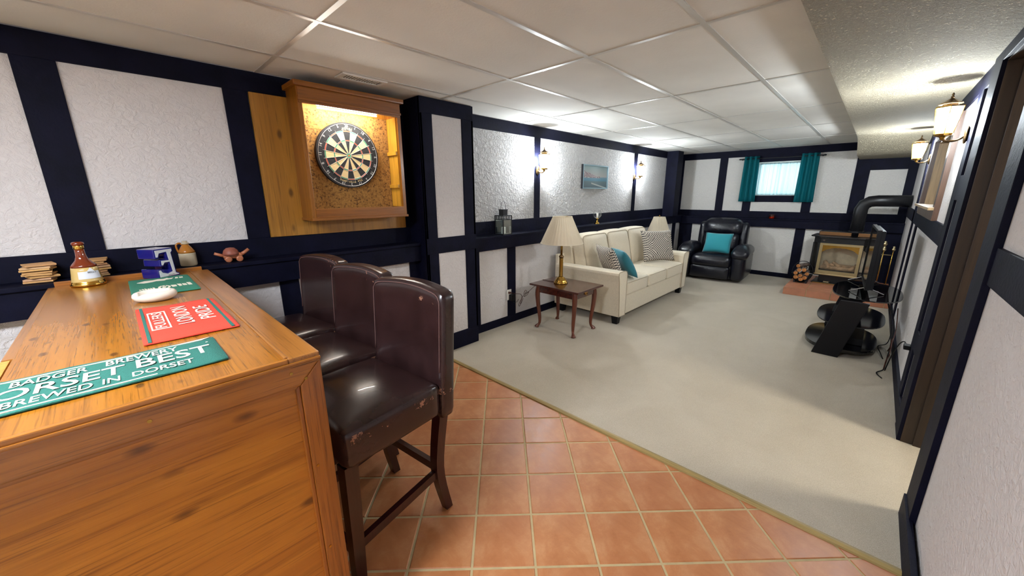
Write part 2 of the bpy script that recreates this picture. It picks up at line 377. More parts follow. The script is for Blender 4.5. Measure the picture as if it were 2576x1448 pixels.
def text_mesh(s, w=None, h=None, depth=.0006, size=1, bold=.010):
    cu = bpy.data.curves.new('t', 'FONT'); cu.body = s; cu.size = size; cu.extrude = 0; cu.resolution_u = 3; cu.offset = bold
    o = bpy.data.objects.new('t', cu); COL.objects.link(o); dg_ = bpy.context.evaluated_depsgraph_get()
    me = bpy.data.meshes.new_from_object(o.evaluated_get(dg_)); bpy.data.objects.remove(o); bpy.data.curves.remove(cu)
    xs = [v.co.x for v in me.vertices]; ys = [v.co.y for v in me.vertices]; x0, x1, y0, y1 = min(xs), max(xs), min(ys), max(ys)
    sx = w/(x1-x0) if w else None; sy = h/(y1-y0) if h else None; sx = sx or sy; sy = sy or sx
    for v in me.vertices: v.co.x = (v.co.x-(x0+x1)/2)*sx; v.co.y = (v.co.y-(y0+y1)/2)*sy; v.co.z = depth
    return me
def lettering(parent, s, w, h, loc, rot, mat, depth=.0006):
    o = obj('lettering', text_mesh(s, w, h, depth), mat, parent, loc=loc, rot=rot); o['kind'] = 'stuff'; return o

# ---------------------------------------------------------------- dimensions
FZ, CE, SOF = .02, 2.206, 2.12
YU, YLO = 2.94, 2.845          # timber faces of the left wall above and below the ledge
XU, XLO = 8.0, 7.905           # timber faces of the far wall
LZ, LZF = 1.045, 1.03          # ledge heights left / far
LZ1 = 1.062                     # ledge height behind the bar
YR = -.335                     # plaster face of the right wall
XB = -2.6                      # wall behind the camera
SX = 1.875                     # line where tile meets carpet

# ---------------------------------------------------------------- floor
fl = struct('floor', bx(XB, SX, -.45, 2.86, -.08, FZ-.003), 'grout', 'terracotta tile floor with sandy grout around the bar', 'floor')
def clip(poly, a, b, c):      # keep a*x+b*y<=c
    out = []
    for i in range(len(poly)):
        p, q = poly[i-1], poly[i]; dp, dq = a*p[0]+b*p[1]-c, a*q[0]+b*q[1]-c
        if dp*dq < 0: t_ = dp/(dp-dq); out.append((p[0]+(q[0]-p[0])*t_, p[1]+(q[1]-p[1])*t_))
        if dq <= 0: out.append(q)
    return out
step = .1805; hd = step-.0052; full = None
for i in range(-9, 6):
    for j in range(-9, 14):
        if (i+j) % 2: continue
        cx, cy = 1.098+(i+0)*step, .932+(j+1)*step
        P = [(cx+hd, cy), (cx, cy+hd), (cx-hd, cy), (cx, cy-hd)]; Q = P
        for a, b_, c_ in ((1, 0, SX-.016), (-1, 0, .45), (0, 1, 2.80), (0, -1, .31)): Q = clip(Q, a, b_, c_)
        if len(Q) < 3 or (cx < .1 and cy > 1.25): continue
        area = abs(sum(Q[k-1][0]*Q[k][1]-Q[k][0]*Q[k-1][1] for k in range(len(Q))))/2
        if area < .0006: continue
        if Q == P and full is not None: obj('floor_tile', full, 'terracotta', fl, loc=(cx, cy, 0)); continue
        gx_, gy_ = (cx, cy) if Q == P else (sum(p[0] for p in Q)/len(Q), sum(p[1] for p in Q)/len(Q))
        b = bmesh.new(); k_ = .965
        O = [b.verts.new((p[0]-gx_, p[1]-gy_, FZ-.004)) for p in Q]; I = [b.verts.new(((p[0]-gx_)*k_, (p[1]-gy_)*k_, FZ)) for p in Q]
        b.faces.new(I)
        for k in range(len(Q)): b.faces.new([O[k-1], O[k], I[k], I[k-1]])
        o = obj('floor_tile', b, 'terracotta', fl, loc=(gx_, gy_, 0))
        if Q == P: full = o.data
struct('floor_carpet', grid_slab([SX+.012, 2.27, 3.03, 7.95], [-2.6, -.335, 2.86], -.08, FZ+.006, lambda i, j: j == 0 and i != 1, 'z'), 'carpet', 'beige cut pile carpet running to the far wall', 'carpet')
b = prism([(SX-.018, FZ-.004), (SX-.014, FZ+.008), (SX, FZ+.013), (SX+.018, FZ+.009), (SX+.022, FZ+.002)], 'y', -.33, 2.70)
struct('trim_1', b, 'threshold_wood', 'slim tan wooden strip between the tiles and the carpet', 'threshold')

# ---------------------------------------------------------------- ceiling
ce = struct('ceiling', bx(XB-.2, 8.3, -.46, 3.1, CE+.02, CE+.1), 'ceiling_tile', 'suspended ceiling of cream panels in a metal grid', 'ceiling')
GX, GY = .775, .70; PW, PD = 1.2192, .6096
TRI = (-2, 0)   # grid cell of the troffer behind the camera
for i in range(-3, 6):
    for j in range(-1, 4):
        x0, x1 = max(GX+i*PW, XB), min(GX+(i+1)*PW, XU-.005); y0, y1 = max(GY+j*PD, .30), min(GY+(j+1)*PD, YU)
        if x1-x0 < .05 or y1-y0 < .03 or (i, j) == TRI: continue
        b = bx(x0+.006, x1-.006, y0+.006, y1-.006, CE+.003, CE+.018); obj('ceiling_panel', b, 'ceiling_tile', ce)
for j in range(0, 4): obj('grid_bar', bx(XB, XU, GY+j*PD-.012, GY+j*PD+.012, CE-.001, CE+.004), 'grid_metal', ce)
for i in range(-2, 6):
    for j in range(-1, 4):
        y0, y1 = max(GY+j*PD, .31)+.012, min(GY+(j+1)*PD, YU+.012)-.012
        obj('grid_bar', bx(GX+i*PW-.012, GX+i*PW+.012, y0, y1, CE-.0005, CE+.004), 'grid_metal', ce)
b = prism([(XB, SOF), (6.42, SOF), (6.6, 2.10), (6.85, 2.03), (7.02, 1.97), (7.15, 1.95), (8.0, 1.95), (8.0, CE+.05), (XB, CE+.05)], 'y', -.46, .315, .012)
struct('ceiling_soffit', b, 'popcorn', 'low boxed soffit with rough popcorn plaster over the right wall', 'soffit')

# ---------------------------------------------------------------- left wall
b = prism([(YLO+.012, -.08), (YLO+.012, LZ-.02), (YU+.012, LZ-.02), (YU+.012, CE+.06), (3.2, CE+.06), (3.2, -.08)], 'x', XB, 8.3)
wl = struct('wall_left', b, 'plaster', 'long white plaster wall with dark half timbering and a ledge')
def timber(par, name, *a, bev=.003): return obj(name, bx(*a, bev), 'timber', par)
for x0, x1, LZ_ in ((XB, 1.79, LZ1), (2.335, 8.0, LZ)):
    timber(wl, 'timber_beam', x0, x1, YU, YU+.03, 2.089, CE)
    timber(wl, 'timber_plank', x0, x1, YU, YU+.03, LZ_, 1.187)
    timber(wl, 'ledge_board', x0, x1, 2.785, YU+.03, LZ_-.022, LZ_)
    timber(wl, 'timber_beam', x0, x1, 2.80, YLO+.03, .905, LZ_-.022)
    timber(wl, 'timber_baseboard', x0, x1, YLO, YLO+.03, 0, .112)
for x0, x1 in ((-1.1, -.96), (-.197, -.056), (.585, .712), (1.74, 1.79), (3.46, 3.568), (5.93, 6.05), (7.3, 7.5)): timber(wl, 'timber_post', x0, x1, YU, YU+.03, 1.187, 2.089)
for x0, x1 in ((-1.1, -.96), (-.36, -.22), (.7, .82), (1.70, 1.79), (2.335, 2.50), (2.915, 3.04), (4.6, 4.72), (6.2, 6.32), (7.55, 7.7)): timber(wl, 'timber_post', x0, x1, YLO, YLO+.03, .112, .905)
for x0, x1, mt in ((2.335, 3.46, 'plaster_rough'), (3.568, 5.93, 'plaster_rough'), (6.05, 7.3, 'plaster_rough')):
    obj('plaster_panel', bx(x0, x1, YU+.003, YU+.02, 1.187, 2.089), mt, wl)
timber(wl, 'corner_post', 7.22, 7.47, 2.74, YU+.01, LZ, CE)
# boxed pillar
wp = struct('wall_pillar', bx(1.80, 2.325, 2.71, 2.95, 0, CE), 'plaster', 'boxed pillar with timber framing beside the dartboard')
timber(wp, 'side_board', 1.79, 1.812, 2.70, 2.95, FZ, CE)
for a in ((1.79, 1.905, .19, 2.09), (2.21, 2.335, .19, 2.09)): timber(wp, 'timber_post', a[0], a[1], 2.70, 2.722, a[2], a[3])
for z0, z1 in ((2.09, CE), (.965, 1.10), (FZ, .19)): timber(wp, 'timber_beam', 1.79, 2.335, 2.698, 2.722, z0, z1)
timber(wp, 'side_board', 2.313, 2.335, 2.70, 2.95, FZ, CE)
# ---------------------------------------------------------------- far wall
us = [-.6, 1.01, 1.65, 3.2]; vs2 = [LZF-.02, 1.42, 1.985, CE+.06]
wf = struct('wall_far', grid_slab(us, vs2, XU+.012, 8.26, lambda i, j: (i, j) == (1, 1), 'x'), 'plaster_far', 'far white plaster wall with dark timbers and a high window')
obj('lower_wall', bx(XLO+.012, 8.26, -.6, 3.2, -.08, LZF-.02), 'plaster_far', wf)
def ft(name, y0, y1, z0, z1, x=XU, th=.03): return obj(name, bx(x, x+th, y0, y1, z0, z1, .003), 'timber', wf)
ft('timber_beam', -.335, YU, 2.089, CE); ft('timber_plank', -.335, YU, LZF, 1.147)
ft('ledge_board', -.335, YLO, LZF-.022, LZF, 7.845, .19); ft('timber_beam', -.335, YLO, .885, LZF-.022, 7.86, .075)
ft('timber_baseboard', -.335, YLO, 0, .10, XLO)
for y0, y1 in ((2.90, YU), (2.125, 2.255), (1.67, 1.80), (.80, .925), (.165, .335)): ft('timber_post', y0, y1, 1.147, 2.089)
ft('timber_post', -.335, -.235, 1.147, 1.95); ft('timber_beam', -.235, .165, 1.79, 1.95); ft('timber_sill_board', .925, 1.67, 1.31, 1.42); ft('timber_header', .925, 1.67, 1.985, 2.089)
for y0, y1 in ((2.6, YLO), (.80, .935), (.10, .22), (-.335, -.16)): ft('timber_post', y0, y1, .10, .885, XLO)
# window in the far wall
wn = struct('window_1', grid_slab([1.01, 1.04, 1.62, 1.65], [1.42, 1.45, 1.955, 1.985], 8.14, 8.20, lambda i, j: i == 1 and j == 1, 'x'), 'white_plastic', 'small high basement window glowing with daylight', 'window')
obj('pane', bx(8.165, 8.171, 1.04, 1.325, 1.45, 1.955), 'clear_glass', wn); obj('pane', bx(8.172, 8.178, 1.335, 1.62, 1.45, 1.955), 'clear_glass', wn)
obj('mullion', bx(8.15, 8.19, 1.322, 1.338, 1.45, 1.955), 'white_plastic', wn)
obj('reveal_sill', bx(8.005, 8.14, 1.01, 1.65, 1.41, 1.424), 'white_plastic', wn)

# ---------------------------------------------------------------- right wall with doorway and shuttered window
us = [XB, 2.27, 3.03, 4.3, 5.6, 8.3]; vs2 = [-.08, 1.34, 1.93, 2.085, SOF+.05]
wr = struct('wall_right', grid_slab(us, vs2, YR-.125, YR, lambda i, j: (i == 1 and j < 3) or (i == 3 and j == 1), 'y'), 'plaster', 'right white plaster wall with timbers, doorway and wall lanterns')
def rt(name, x0, x1, z0, z1, y=YR+.012, mat='timber', th=.02): return obj(name, bx(x0, x1, y-th, y, z0, z1, .003), mat, wr)
rt('timber_beam', 3.23, 8.0, 2.02, SOF); rt('timber_beam', XB, 2.08, 2.02, SOF)
rt('timber_beam', 3.62, 8.0, 1.13, 1.262); rt('timber_beam', XB, 2.08, 1.15, 1.28)
rt('timber_post', 3.46, 3.62, .13, 2.02); rt('timber_post', 5.7, 5.86, .13, 1.13); rt('timber_post', 6.35, 6.5, .13, 2.02); rt('timber_post', 5.95, 6.1, 1.262, 2.02); rt('timber_post', .2, .34, .13, 1.15)
rt('timber_rail', 3.23, 3.46, 1.42, 1.56); rt('timber_rail', 3.23, 3.46, .47, .60)
rt('timber_baseboard', 3.23, 6.56, FZ, .13, YR+.018); rt('timber_baseboard', XB, 2.27, FZ, .135, YR+.03)
d1 = struct('door_1', bx(3.005, 3.03, YR-.14, YR+.006, FZ+.006, 2.06, .002), 'jamb_wood', 'open doorway with brown stained jambs and dark casing', 'doorway')
obj('jamb_board', bx(2.27, 2.295, YR-.14, YR+.006, FZ+.006, 2.06, .002), 'jamb_wood', d1); obj('head_board', bx(2.27, 3.03, YR-.14, YR+.006, 2.06, 2.085, .002), 'jamb_wood', d1)
obj('door_stop', bx(2.992, 3.005, YR-.085, YR-.045, FZ+.006, 2.06, .002), 'jamb_wood', d1)
obj('strike_plate', bx(3.0, 3.0065, YR-.125, YR-.095, .28, .36), 'chrome', d1)
for nm, x0, x1, z0, z1 in (('casing', 3.01, 3.23, FZ, 2.12), ('casing', 2.08, 2.27, FZ, 2.12), ('head_casing', 2.27, 3.01, 2.065, 2.12)):
    obj(nm, bx(x0, x1, YR, YR+.022, z0, z1, .003), 'timber', d1)
w2 = struct('window_2', grid_slab([4.18, 4.3, 5.6, 5.72], [1.26, 1.34, 1.93, 2.01], YR, YR+.03, lambda i, j: i == 1 and j == 1, 'y'), 'frame_brown', 'brown wooden framed window opening between the right wall lanterns', 'window')
obj('lining', grid_slab([4.3, 4.315, 5.585, 5.6], [1.34, 1.355, 1.915, 1.93], YR-.125, YR, lambda i, j: i == 1 and j == 1, 'y'), 'frame_tan', w2)
obj('sill', bx(4.2, 5.7, YR, YR+.06, 1.335, 1.355, .003), 'frame_tan', w2); obj('pane', bx(4.31, 5.59, YR-.115, YR-.108, 1.35, 1.92), 'smoke_glass', w2); obj('back_panel', bx(4.3, 5.6, YR-.16, YR-.126, 1.34, 1.93), 'frame_tan', w2)
# the rest of the shell: wall behind the camera and the room beyond the doorway
struct('wall_near', bx(XB-.15, XB, -.46, 3.2, -.08, CE+.06), 'plaster', 'white plaster wall behind the camera')
hall = struct('wall_hall', grid_slab([1.3, 1.4, 4.0, 4.1], [-2.7, -2.6, -.46], -.08, 2.4, lambda i, j: i == 1 and j == 1, 'z'), 'plaster', 'plain pale walls of the room beyond the doorway')
struct('ceiling_hall', bx(1.3, 4.1, -2.7, -.46, 2.3, 2.42), 'ceiling_tile', 'ceiling of the room beyond the doorway', 'ceiling')
struct('floor_hall', bx(1.3, 4.1, -2.7, -.46, -.1, FZ), 'carpet', 'carpet of the room beyond the doorway', 'floor')
b = lathe([(.0, 2.2), (.09, 2.21), (.15, 2.24), (.17, 2.29)], 20, (2.75, -1.35, 0), False); hl = thing('ceiling_light', 'round lamp on the ceiling of the room beyond the doorway', 'ceiling light', (0, 0, 0))
obj('dome', b, 'hall_glow', hl); obj('rim', lathe([(.18, 2.28), (.185, 2.29), (.185, 2.3), (.17, 2.3)], 20, (2.75, -1.35, 0), False), 'brass', hl)
i, j = TRI; x0, y0 = GX+i*PW, GY+j*PD
tf = thing('ceiling_light', 'flat ceiling light panel set in the grid behind the camera', 'ceiling light', (0, 0, 0))
obj('diffuser', bx(x0+.03, x0+PW-.03, y0+.03, y0+PD-.03, CE+.004, CE+.012), 'troffer_glow', tf)
obj('frame', grid_slab([x0+.008, x0+.03, x0+PW-.03, x0+PW-.008], [y0+.008, y0+.03, y0+PD-.03, y0+PD-.008], CE+.001, CE+.016, lambda i, j: i == 1 and j == 1, 'z'), 'white_plastic', tf)

# ================================================================ bar
BZ = 1.05; BX0, BX1, BY0, BY1 = -.25, .325, 1.045, 2.775
bar = thing('bar_counter', 'varnished knotty pine bar counter with framed end panel', 'bar', (0, 0, 0))
obj('top_board', bx(BX0, .243, BY0+.012, 2.755, BZ-.03, BZ, .002), 'bar_wood', bar)
obj('edge_board', bx(.248, BX1, BY0, 2.755, BZ-.03, BZ+.001, .005), 'bar_trim_y', bar)
obj('edge_bead', bx(.243, .250, BY0+.012, 2.755, BZ-.02, BZ+.0035, .002), 'bar_trim_y', bar)
obj('end_strip', bx(BX0, .30, 2.755, BY1, BZ-.03, BZ+.02, .003), 'bar_trim_x', bar)
obj('side_strip', bx(BX0-.022, BX0, 1.60, 2.76, BZ-.03, BZ-.004, .003), 'bar_trim_y', bar)
obj('flap', bx(-1.15, BX0-.004, 1.06, 1.585, BZ-.032, BZ-.002, .003), 'pine_light', bar)
obj('flap_leg', bx(-1.14, -1.06, 1.2, 1.28, FZ, BZ-.032), 'bar_trim_z', bar)
obj('end_panel', bx(-.6, .30, BY0+.02, BY0+.05, FZ, .985), 'bar_panel', bar)
obj('nosing', bx(-.62, BX1+.001, BY0-.004, BY0+.03, 1.030, 1.0385, .003), 'bar_trim_x', bar)
obj('front_edge', bx(-.62, .248, BY0-.001, BY0+.013, 1.0385, BZ+.001, .003), 'bar_trim_x', bar)
obj('rail', prism([(-.62, 1.030), (BX1, 1.030), (.268, .968), (-.62, .968)], 'y', BY0, BY0+.03, .004), 'bar_trim_x', bar)
obj('rail_bead', prism([(-.62, .968), (.2675, .968), (.258, .958), (-.62, .958)], 'y', BY0+.008, BY0+.03, .002), 'bar_trim_x', bar)
obj('stile', prism([(BX1, 1.030), (BX1, FZ), (.268, FZ), (.268, .968)], 'y', BY0, BY0+.03, .004), 'bar_trim_z', bar)
obj('stile_bead', prism([(.2675, .967), (.2675, FZ), (.258, FZ), (.258, .958)], 'y', BY0+.008, BY0+.03, .002), 'bar_trim_z', bar)
obj('stile_groove', bx(.296, .301, BY0-.0015, BY0+.002, FZ, .99), 'bar_trim_z', bar)
obj('side_panel', bx(.29, .315, BY0+.03, 2.755, FZ, BZ-.03), 'bar_trim_z', bar)
for x, z in ((-.024, 1.002), (.25, 1.010), (.283, .985), (.268+.012, .71), (.28, .42)):
    obj('screw', prism([(x+.0042*math.cos(k*PI/5), z+.0042*math.sin(k*PI/5)) for k in range(10)], 'y', BY0-.002, BY0+.002), 'brass', bar)

# ---- bar towels
def towel(name, label, x0, x1, y0, y1, mat):
    t_ = thing(name, label, 'bar towel', ((x0+x1)/2, (y0+y1)/2, BZ+.0012), 0, 'beer towels laid on the bar')
    w, d = x1-x0, y1-y0
    def wav(x, y, z): return (x, y, z+.0012*math.sin(x*40+y*23)*(1 if z > 0 else 0))
    obj('cloth', rbox(w, d, .006, .003, (0, 0, 0), (0, 0, .003), 12, wav), mat, t_, True)
    return t_
def strip(par, x0, x1, y0, y1, mat, z=.0063): return obj('woven_stripe', bx(x0, x1, y0, y1, z-.001, z+.0009), mat, par)
t1 = towel('bar_towel', 'long dark green bar towel with white brewery lettering, nearest the camera', -.36, .143, 1.158, 1.378, 'towel_dark_green')
cx, cy = t1.location.x, t1.location.y
def bword(s, x0, x1, y0, y1): lettering(t1, s, x1-x0, y1-y0, ((x0+x1)/2-cx, (y0+y1)/2-cy, .0072), (0, 0, 0), 'towel_white')
bword('BADGER', -.225, -.108, 1.308, 1.345); bword('BREWERY', -.078, .058, 1.312, 1.348)
bword('DORSET', -.29, -.046, 1.232, 1.296); bword('BEST', -.026, .122, 1.240, 1.306); bword('BREWED', -.225, -.098, 1.182, 1.218); bword('IN', -.083, -.055, 1.184, 1.218); bword('DORSET', -.035, .078, 1.186, 1.219); bword('.', .118, .124, 1.326, 1.332)
for y in (1.168, 1.359): strip(t1, -.235, .115, y-cy-.0025, y-cy+.0025, 'towel_white')
obj('woven_stripe', prism([(-.05-cx, 1.357-cy), (.115-cx, 1.362-cy), (.135-cx, 1.374-cy), (.09-cx, 1.369-cy)], 'z', .0055, .0072), 'towel_white', t1)
t2 = towel('bar_towel', 'red bar towel with green stripes and white lettering, in the middle of the bar', -.006, .224, 1.440, 1.925, 'towel_red')
cx, cy = t2.location.x, t2.location.y
def rword(s, x0, x1, y0, y1): lettering(t2, s, y1-y0, x1-x0, ((x0+x1)/2-cx, (y0+y1)/2-cy, .0072), (0, 0, PI/2), 'towel_white')
rword('FULLERS', .030, .058, 1.585, 1.805); rword('LONDON', .085, .128, 1.585, 1.85); rword('PRIDE', .145, .186, 1.60, 1.81)
for a in ((.020, .024, 1.57, 1.82), (.064, .068, 1.57, 1.82)): strip(t2, a[0]-cx, a[1]-cx, a[2]-cy, a[3]-cy, 'towel_white')
for a in ((.024, .064, 1.57, 1.578), (.024, .064, 1.812, 1.82)): strip(t2, a[0]-cx, a[1]-cx, a[2]-cy, a[3]-cy, 'towel_white')
for x in (.009, .206): strip(t2, x-cx-.004, x-cx+.004, 1.445-cy, 1.92-cy, 'towel_dark_green')
t3 = towel('bar_towel', 'green bar towel with worn white emblems, at the far end of the bar', -.006, .22, 2.175, 2.62, 'towel_green')
cx, cy = t3.location.x, t3.location.y
def emblem(pts, z=.0072): obj('woven_emblem', prism([(x-cx, y-cy) for x, y in pts], 'z', z-.0015, z), 'towel_white', t3)
emblem([(.022, 2.515), (.05, 2.548), (.08, 2.545), (.10, 2.56), (.118, 2.548), (.135, 2.568), (.14, 2.545), (.158, 2.552), (.15, 2.527), (.128, 2.520), (.12, 2.50), (.09, 2.505), (.075, 2.492), (.045, 2.49)])
emblem([(.162, 2.53), (.166, 2.56), (.176, 2.558), (.174, 2.528)]); emblem([(.179, 2.528), (.180, 2.558), (.194, 2.556), (.193, 2.526)])
emblem([(.158, 2.29), (.152, 2.355), (.166, 2.35), (.168, 2.30)]); emblem([(.172, 2.30), (.170, 2.352), (.184, 2.340), (.186, 2.295)]); emblem([(.190, 2.292), (.188, 2.366), (.202, 2.36), (.204, 2.29)])
for k in range(10):
    a0, a1 = 2*PI*k/10+.08, 2*PI*(k+1)/10-.08
    emblem([(.106+.022*math.cos(a), 2.315+.045*math.sin(a)) for a in (a0, a1)]+[(.106+.014*math.cos(a), 2.315+.030*math.sin(a)) for a in (a1, a0)])
emblem([(.098, 2.30), (.100, 2.33), (.113, 2.325), (.110, 2.302)]); emblem([(.133, 2.295), (.130, 2.345), (.148, 2.338), (.149, 2.30)])
for k in range(6): emblem([(.022+.009*k, 2.305+.004*(k % 2)), (.022+.009*k, 2.325+.008*(k % 3)), (.029+.009*k, 2.322+.006*(k % 2)), (.029+.009*k, 2.302)])

# ---- bell shaped decanter
d_ = thing('bell_decanter', 'bell shaped whisky decanter with brown neck and gold rim', 'decanter', (-.138, 2.690, BZ+.0005))
obj('body', lathe([(.057, .014), (.052, .030), (.049, .05), (.046, .075), (.044, .088)], 32), 'cream_glaze', d_, True)
obj('gold_band', lathe([(.055, .0), (.061, .003), (.0615, .008), (.0585, .014), (.0535, .024), (.0515, .031), (.049, .0312), (.049, .0)], 32), 'gold', d_, True)
nk = obj('neck', lathe([(.0443, .088), (.042, .098), (.034, .108), (.024, .120), (.0185, .138), (.0165, .158), (.016, .176)], 28), 'amber_glaze', d_, True)
obj('neck_band', lathe([(.0172, .172), (.0178, .176), (.0178, .187), (.0172, .190)], 24), 'gold', d_, True)
obj('cap', lathe([(.0165, .189), (.020, .192), (.0215, .198), (.020, .204), (.012, .208)], 24), 'amber_glaze', d_, True)
b = bmesh.new(); ring = []
for k in range(13):
    a = math.radians(-118+k*7.5); zt = .070+(.018*max(0, 1-abs(k-7)/2.2)); R0 = lambda z: .0535-(z-.024)*.148
    ring.append((b.verts.new(((R0(.036)+.0012)*math.cos(a), (R0(.036)+.0012)*math.sin(a), .036)), b.verts.new(((R0(zt)+.0014)*math.cos(a), (R0(zt)+.0014)*math.sin(a), zt))))
for A, B in zip(ring, ring[1:]): b.faces.new([A[0], B[0], B[1], A[1]])
lb = obj('label', b, 'label_paper', d_, True)
def on_bell(s, w, h, ang, z):
    me = text_mesh(s, w, h, 0)
    for v in me.vertices:
        r_ = .0535-(z+v.co.y-.024)*.148+.0022; a = ang+v.co.x/r_; v.co = Vector((r_*math.cos(a), r_*math.sin(a), z+v.co.y))
    o = obj('lettering', me, 'ink_dark', lb); o['kind'] = 'stuff'
on_bell("BELL'S", .030, .0085, math.radians(-62), .066)

# ---- ceramic letter block
a_ = math.radians(36)
lt = thing('letter_block', 'glossy blue ceramic letter block with a white face', 'ornament', (.108, 2.607, BZ+.0005), a_); lt.scale = (1.04,)*3
E0 = [(0, 0), (.105, 0), (.105, .012), (.090, .020), (.084, .118), (.092, .126), (.092, .145), (0, .145), (0, .098), (.018, .098), (.026, .116), (.052, .122), (.056, .090), (.020, .092), (.018, .058), (.034, .058), (.042, .070), (.060, .070), (.064, .030), (.044, .024), (.024, .034), (.018, .046), (0, .046)]
obj('body', prism([(x, z) for x, z in E0], 'y', 0, .095, .004), 'blue_glaze', lt)
E1 = [(.006, .006), (.098, .006), (.098, .010), (.084, .017), (.078, .120), (.086, .129), (.086, .139), (.006, .139), (.006, .106), (.014, .106), (.022, .124), (.060, .128), (.064, .084), (.026, .086), (.025, .064), (.031, .064), (.039, .076), (.066, .076), (.071, .026), (.044, .018), (.020, .028), (.014, .040), (.006, .040)]
obj('face', prism(E1, 'y', -.0018, .002), 'letter_white', lt)
obj('signature', tube([(.045, -.0022, .0095), (.055, -.0022, .0115), (.063, -.0022, .0095), (.07, -.0022, .0125), (.076, -.0022, .0105)], .0008, 4), 'ink_dark', lt)

# ---- stoneware jug, toy, coasters on the ledge
j_ = thing('stoneware_jug', 'small stoneware jug with honey brown top on the ledge', 'jug', (.262, 2.892, LZ1))
obj('body', lathe([(.030, 0), (.037, .002), (.040, .01), (.040, .072), (.0395, .078)], 28), 'stone_glaze', j_, True)
obj('shoulder', lathe([(.0397, .078), (.038, .088), (.026, .110), (.016, .124), (.014, .128)], 28), 'honey_glaze', j_, True)
obj('neck', lathe([(.014, .127), (.019, .130), (.019, .135), (.013, .137), (.012, .146), (.0, .147)], 20), 'stone_glaze', j_, True)
obj('handle', tube([(-.013, 0, .126), (-.026, -.002, .136), (-.040, -.003, .128), (-.041, -.003, .108), (-.036, -.002, .085)], .005, 8, smooth_k=5), 'honey_glaze', j_, True)
y_ = thing('toy_cannon', 'little terracotta toy cannon on wheels on the ledge', 'toy', (.475, 2.875, LZ1), math.radians(-4)); y_.scale = (1.18,)*3
obj('body', rbox(.085, .035, .028, .012, (0, 0, .003), (0, 0, .032), 6), 'terracotta_toy', y_, True)
obj('dome', lathe([(.0, .076), (.018, .073), (.030, .062), (.036, .046), (.036, .036)][::-1], 24, (-.006, 0, 0)), 'terracotta_dark', y_, True)
obj('barrel', tube([(.035, 0, .034), (.055, 0, .045), (.074, 0, .060)], lambda s: .010-.002*s, 8), 'terracotta_toy', y_, True)
obj('tail', tube([(-.036, 0, .032), (-.058, 0, .042), (-.076, 0, .050)], lambda s: .009-.002*s, 8), 'terracotta_toy', y_, True)
for x in (-.022, .026):
    for s in (-1, 1): obj('wheel', lathe([(.008, -.006), (.015, -.005), (.016, 0), (.015, .005), (.008, .006)], 16), 'terracotta_toy', y_, True, (x, s*.023, .0165), (PI/2, 0, 0))
names = ['bottom', 'second from the bottom', 'third from the bottom', 'fourth from the bottom', 'fifth from the bottom', 'sixth from the bottom', 'seventh from the bottom', 'topmost']
for side, X0, n in (('left of the decanter', -.292, 8), ('behind the decanter', -.115, 8)):
    for k in range(n):
        s = .0475+random.uniform(-.002, .002); th = .0082; cb = bx(-s, s, -s, s, 0, th, .0015)
        o = obj('cardboard_coaster', cb, 'cardboard', None, loc=(X0+random.uniform(-.008, .008), 2.888+random.uniform(-.004, .004), LZ1+.002+k*.0112), rot=(random.uniform(-.03, .03), random.uniform(-.03, .03), random.uniform(-.3, .3)))
        o.location.y = min(o.location.y, 2.882)
        tag(o, f'{names[k]} of the stacked tan cardboard coasters {side}', 'coaster', 'cardboard coasters stacked on the ledge')
# ---- ashtray
am = thing('ashtray', 'cream glazed oval ashtray on the bar', 'ashtray', (.062, 2.085, BZ+.001), math.radians(-8))
b = bmesh.new(); n = 36; prof = [(.0, 0), (.045, 0), (.060, .008), (.066, .020), (.064, .030), (.058, .036), (.050, .038), (.045, .036), (.042, .020), (.0, .018)]
rings = [[b.verts.new((r*1.06*math.cos(2*PI*i/n), r*.92*math.sin(2*PI*i/n), z-(.010 if (.040 < r < .062 and z > .028 and i in (20, 21, 22, 23)) else 0))) for i in range(n)] for r, z in prof if r > 0]
for A, B in zip(rings, rings[1:]):
    for i in range(n): b.faces.new([A[i], A[(i+1) % n], B[(i+1) % n], B[i]])
b.faces.new(list(reversed(rings[0]))); b.faces.new(rings[-1])
obj('bowl', b, 'white_glaze', am, True); obj('bowl_floor', lathe([(.038, .0202), (.038, .0208)], 24), 'olive_glaze', am)

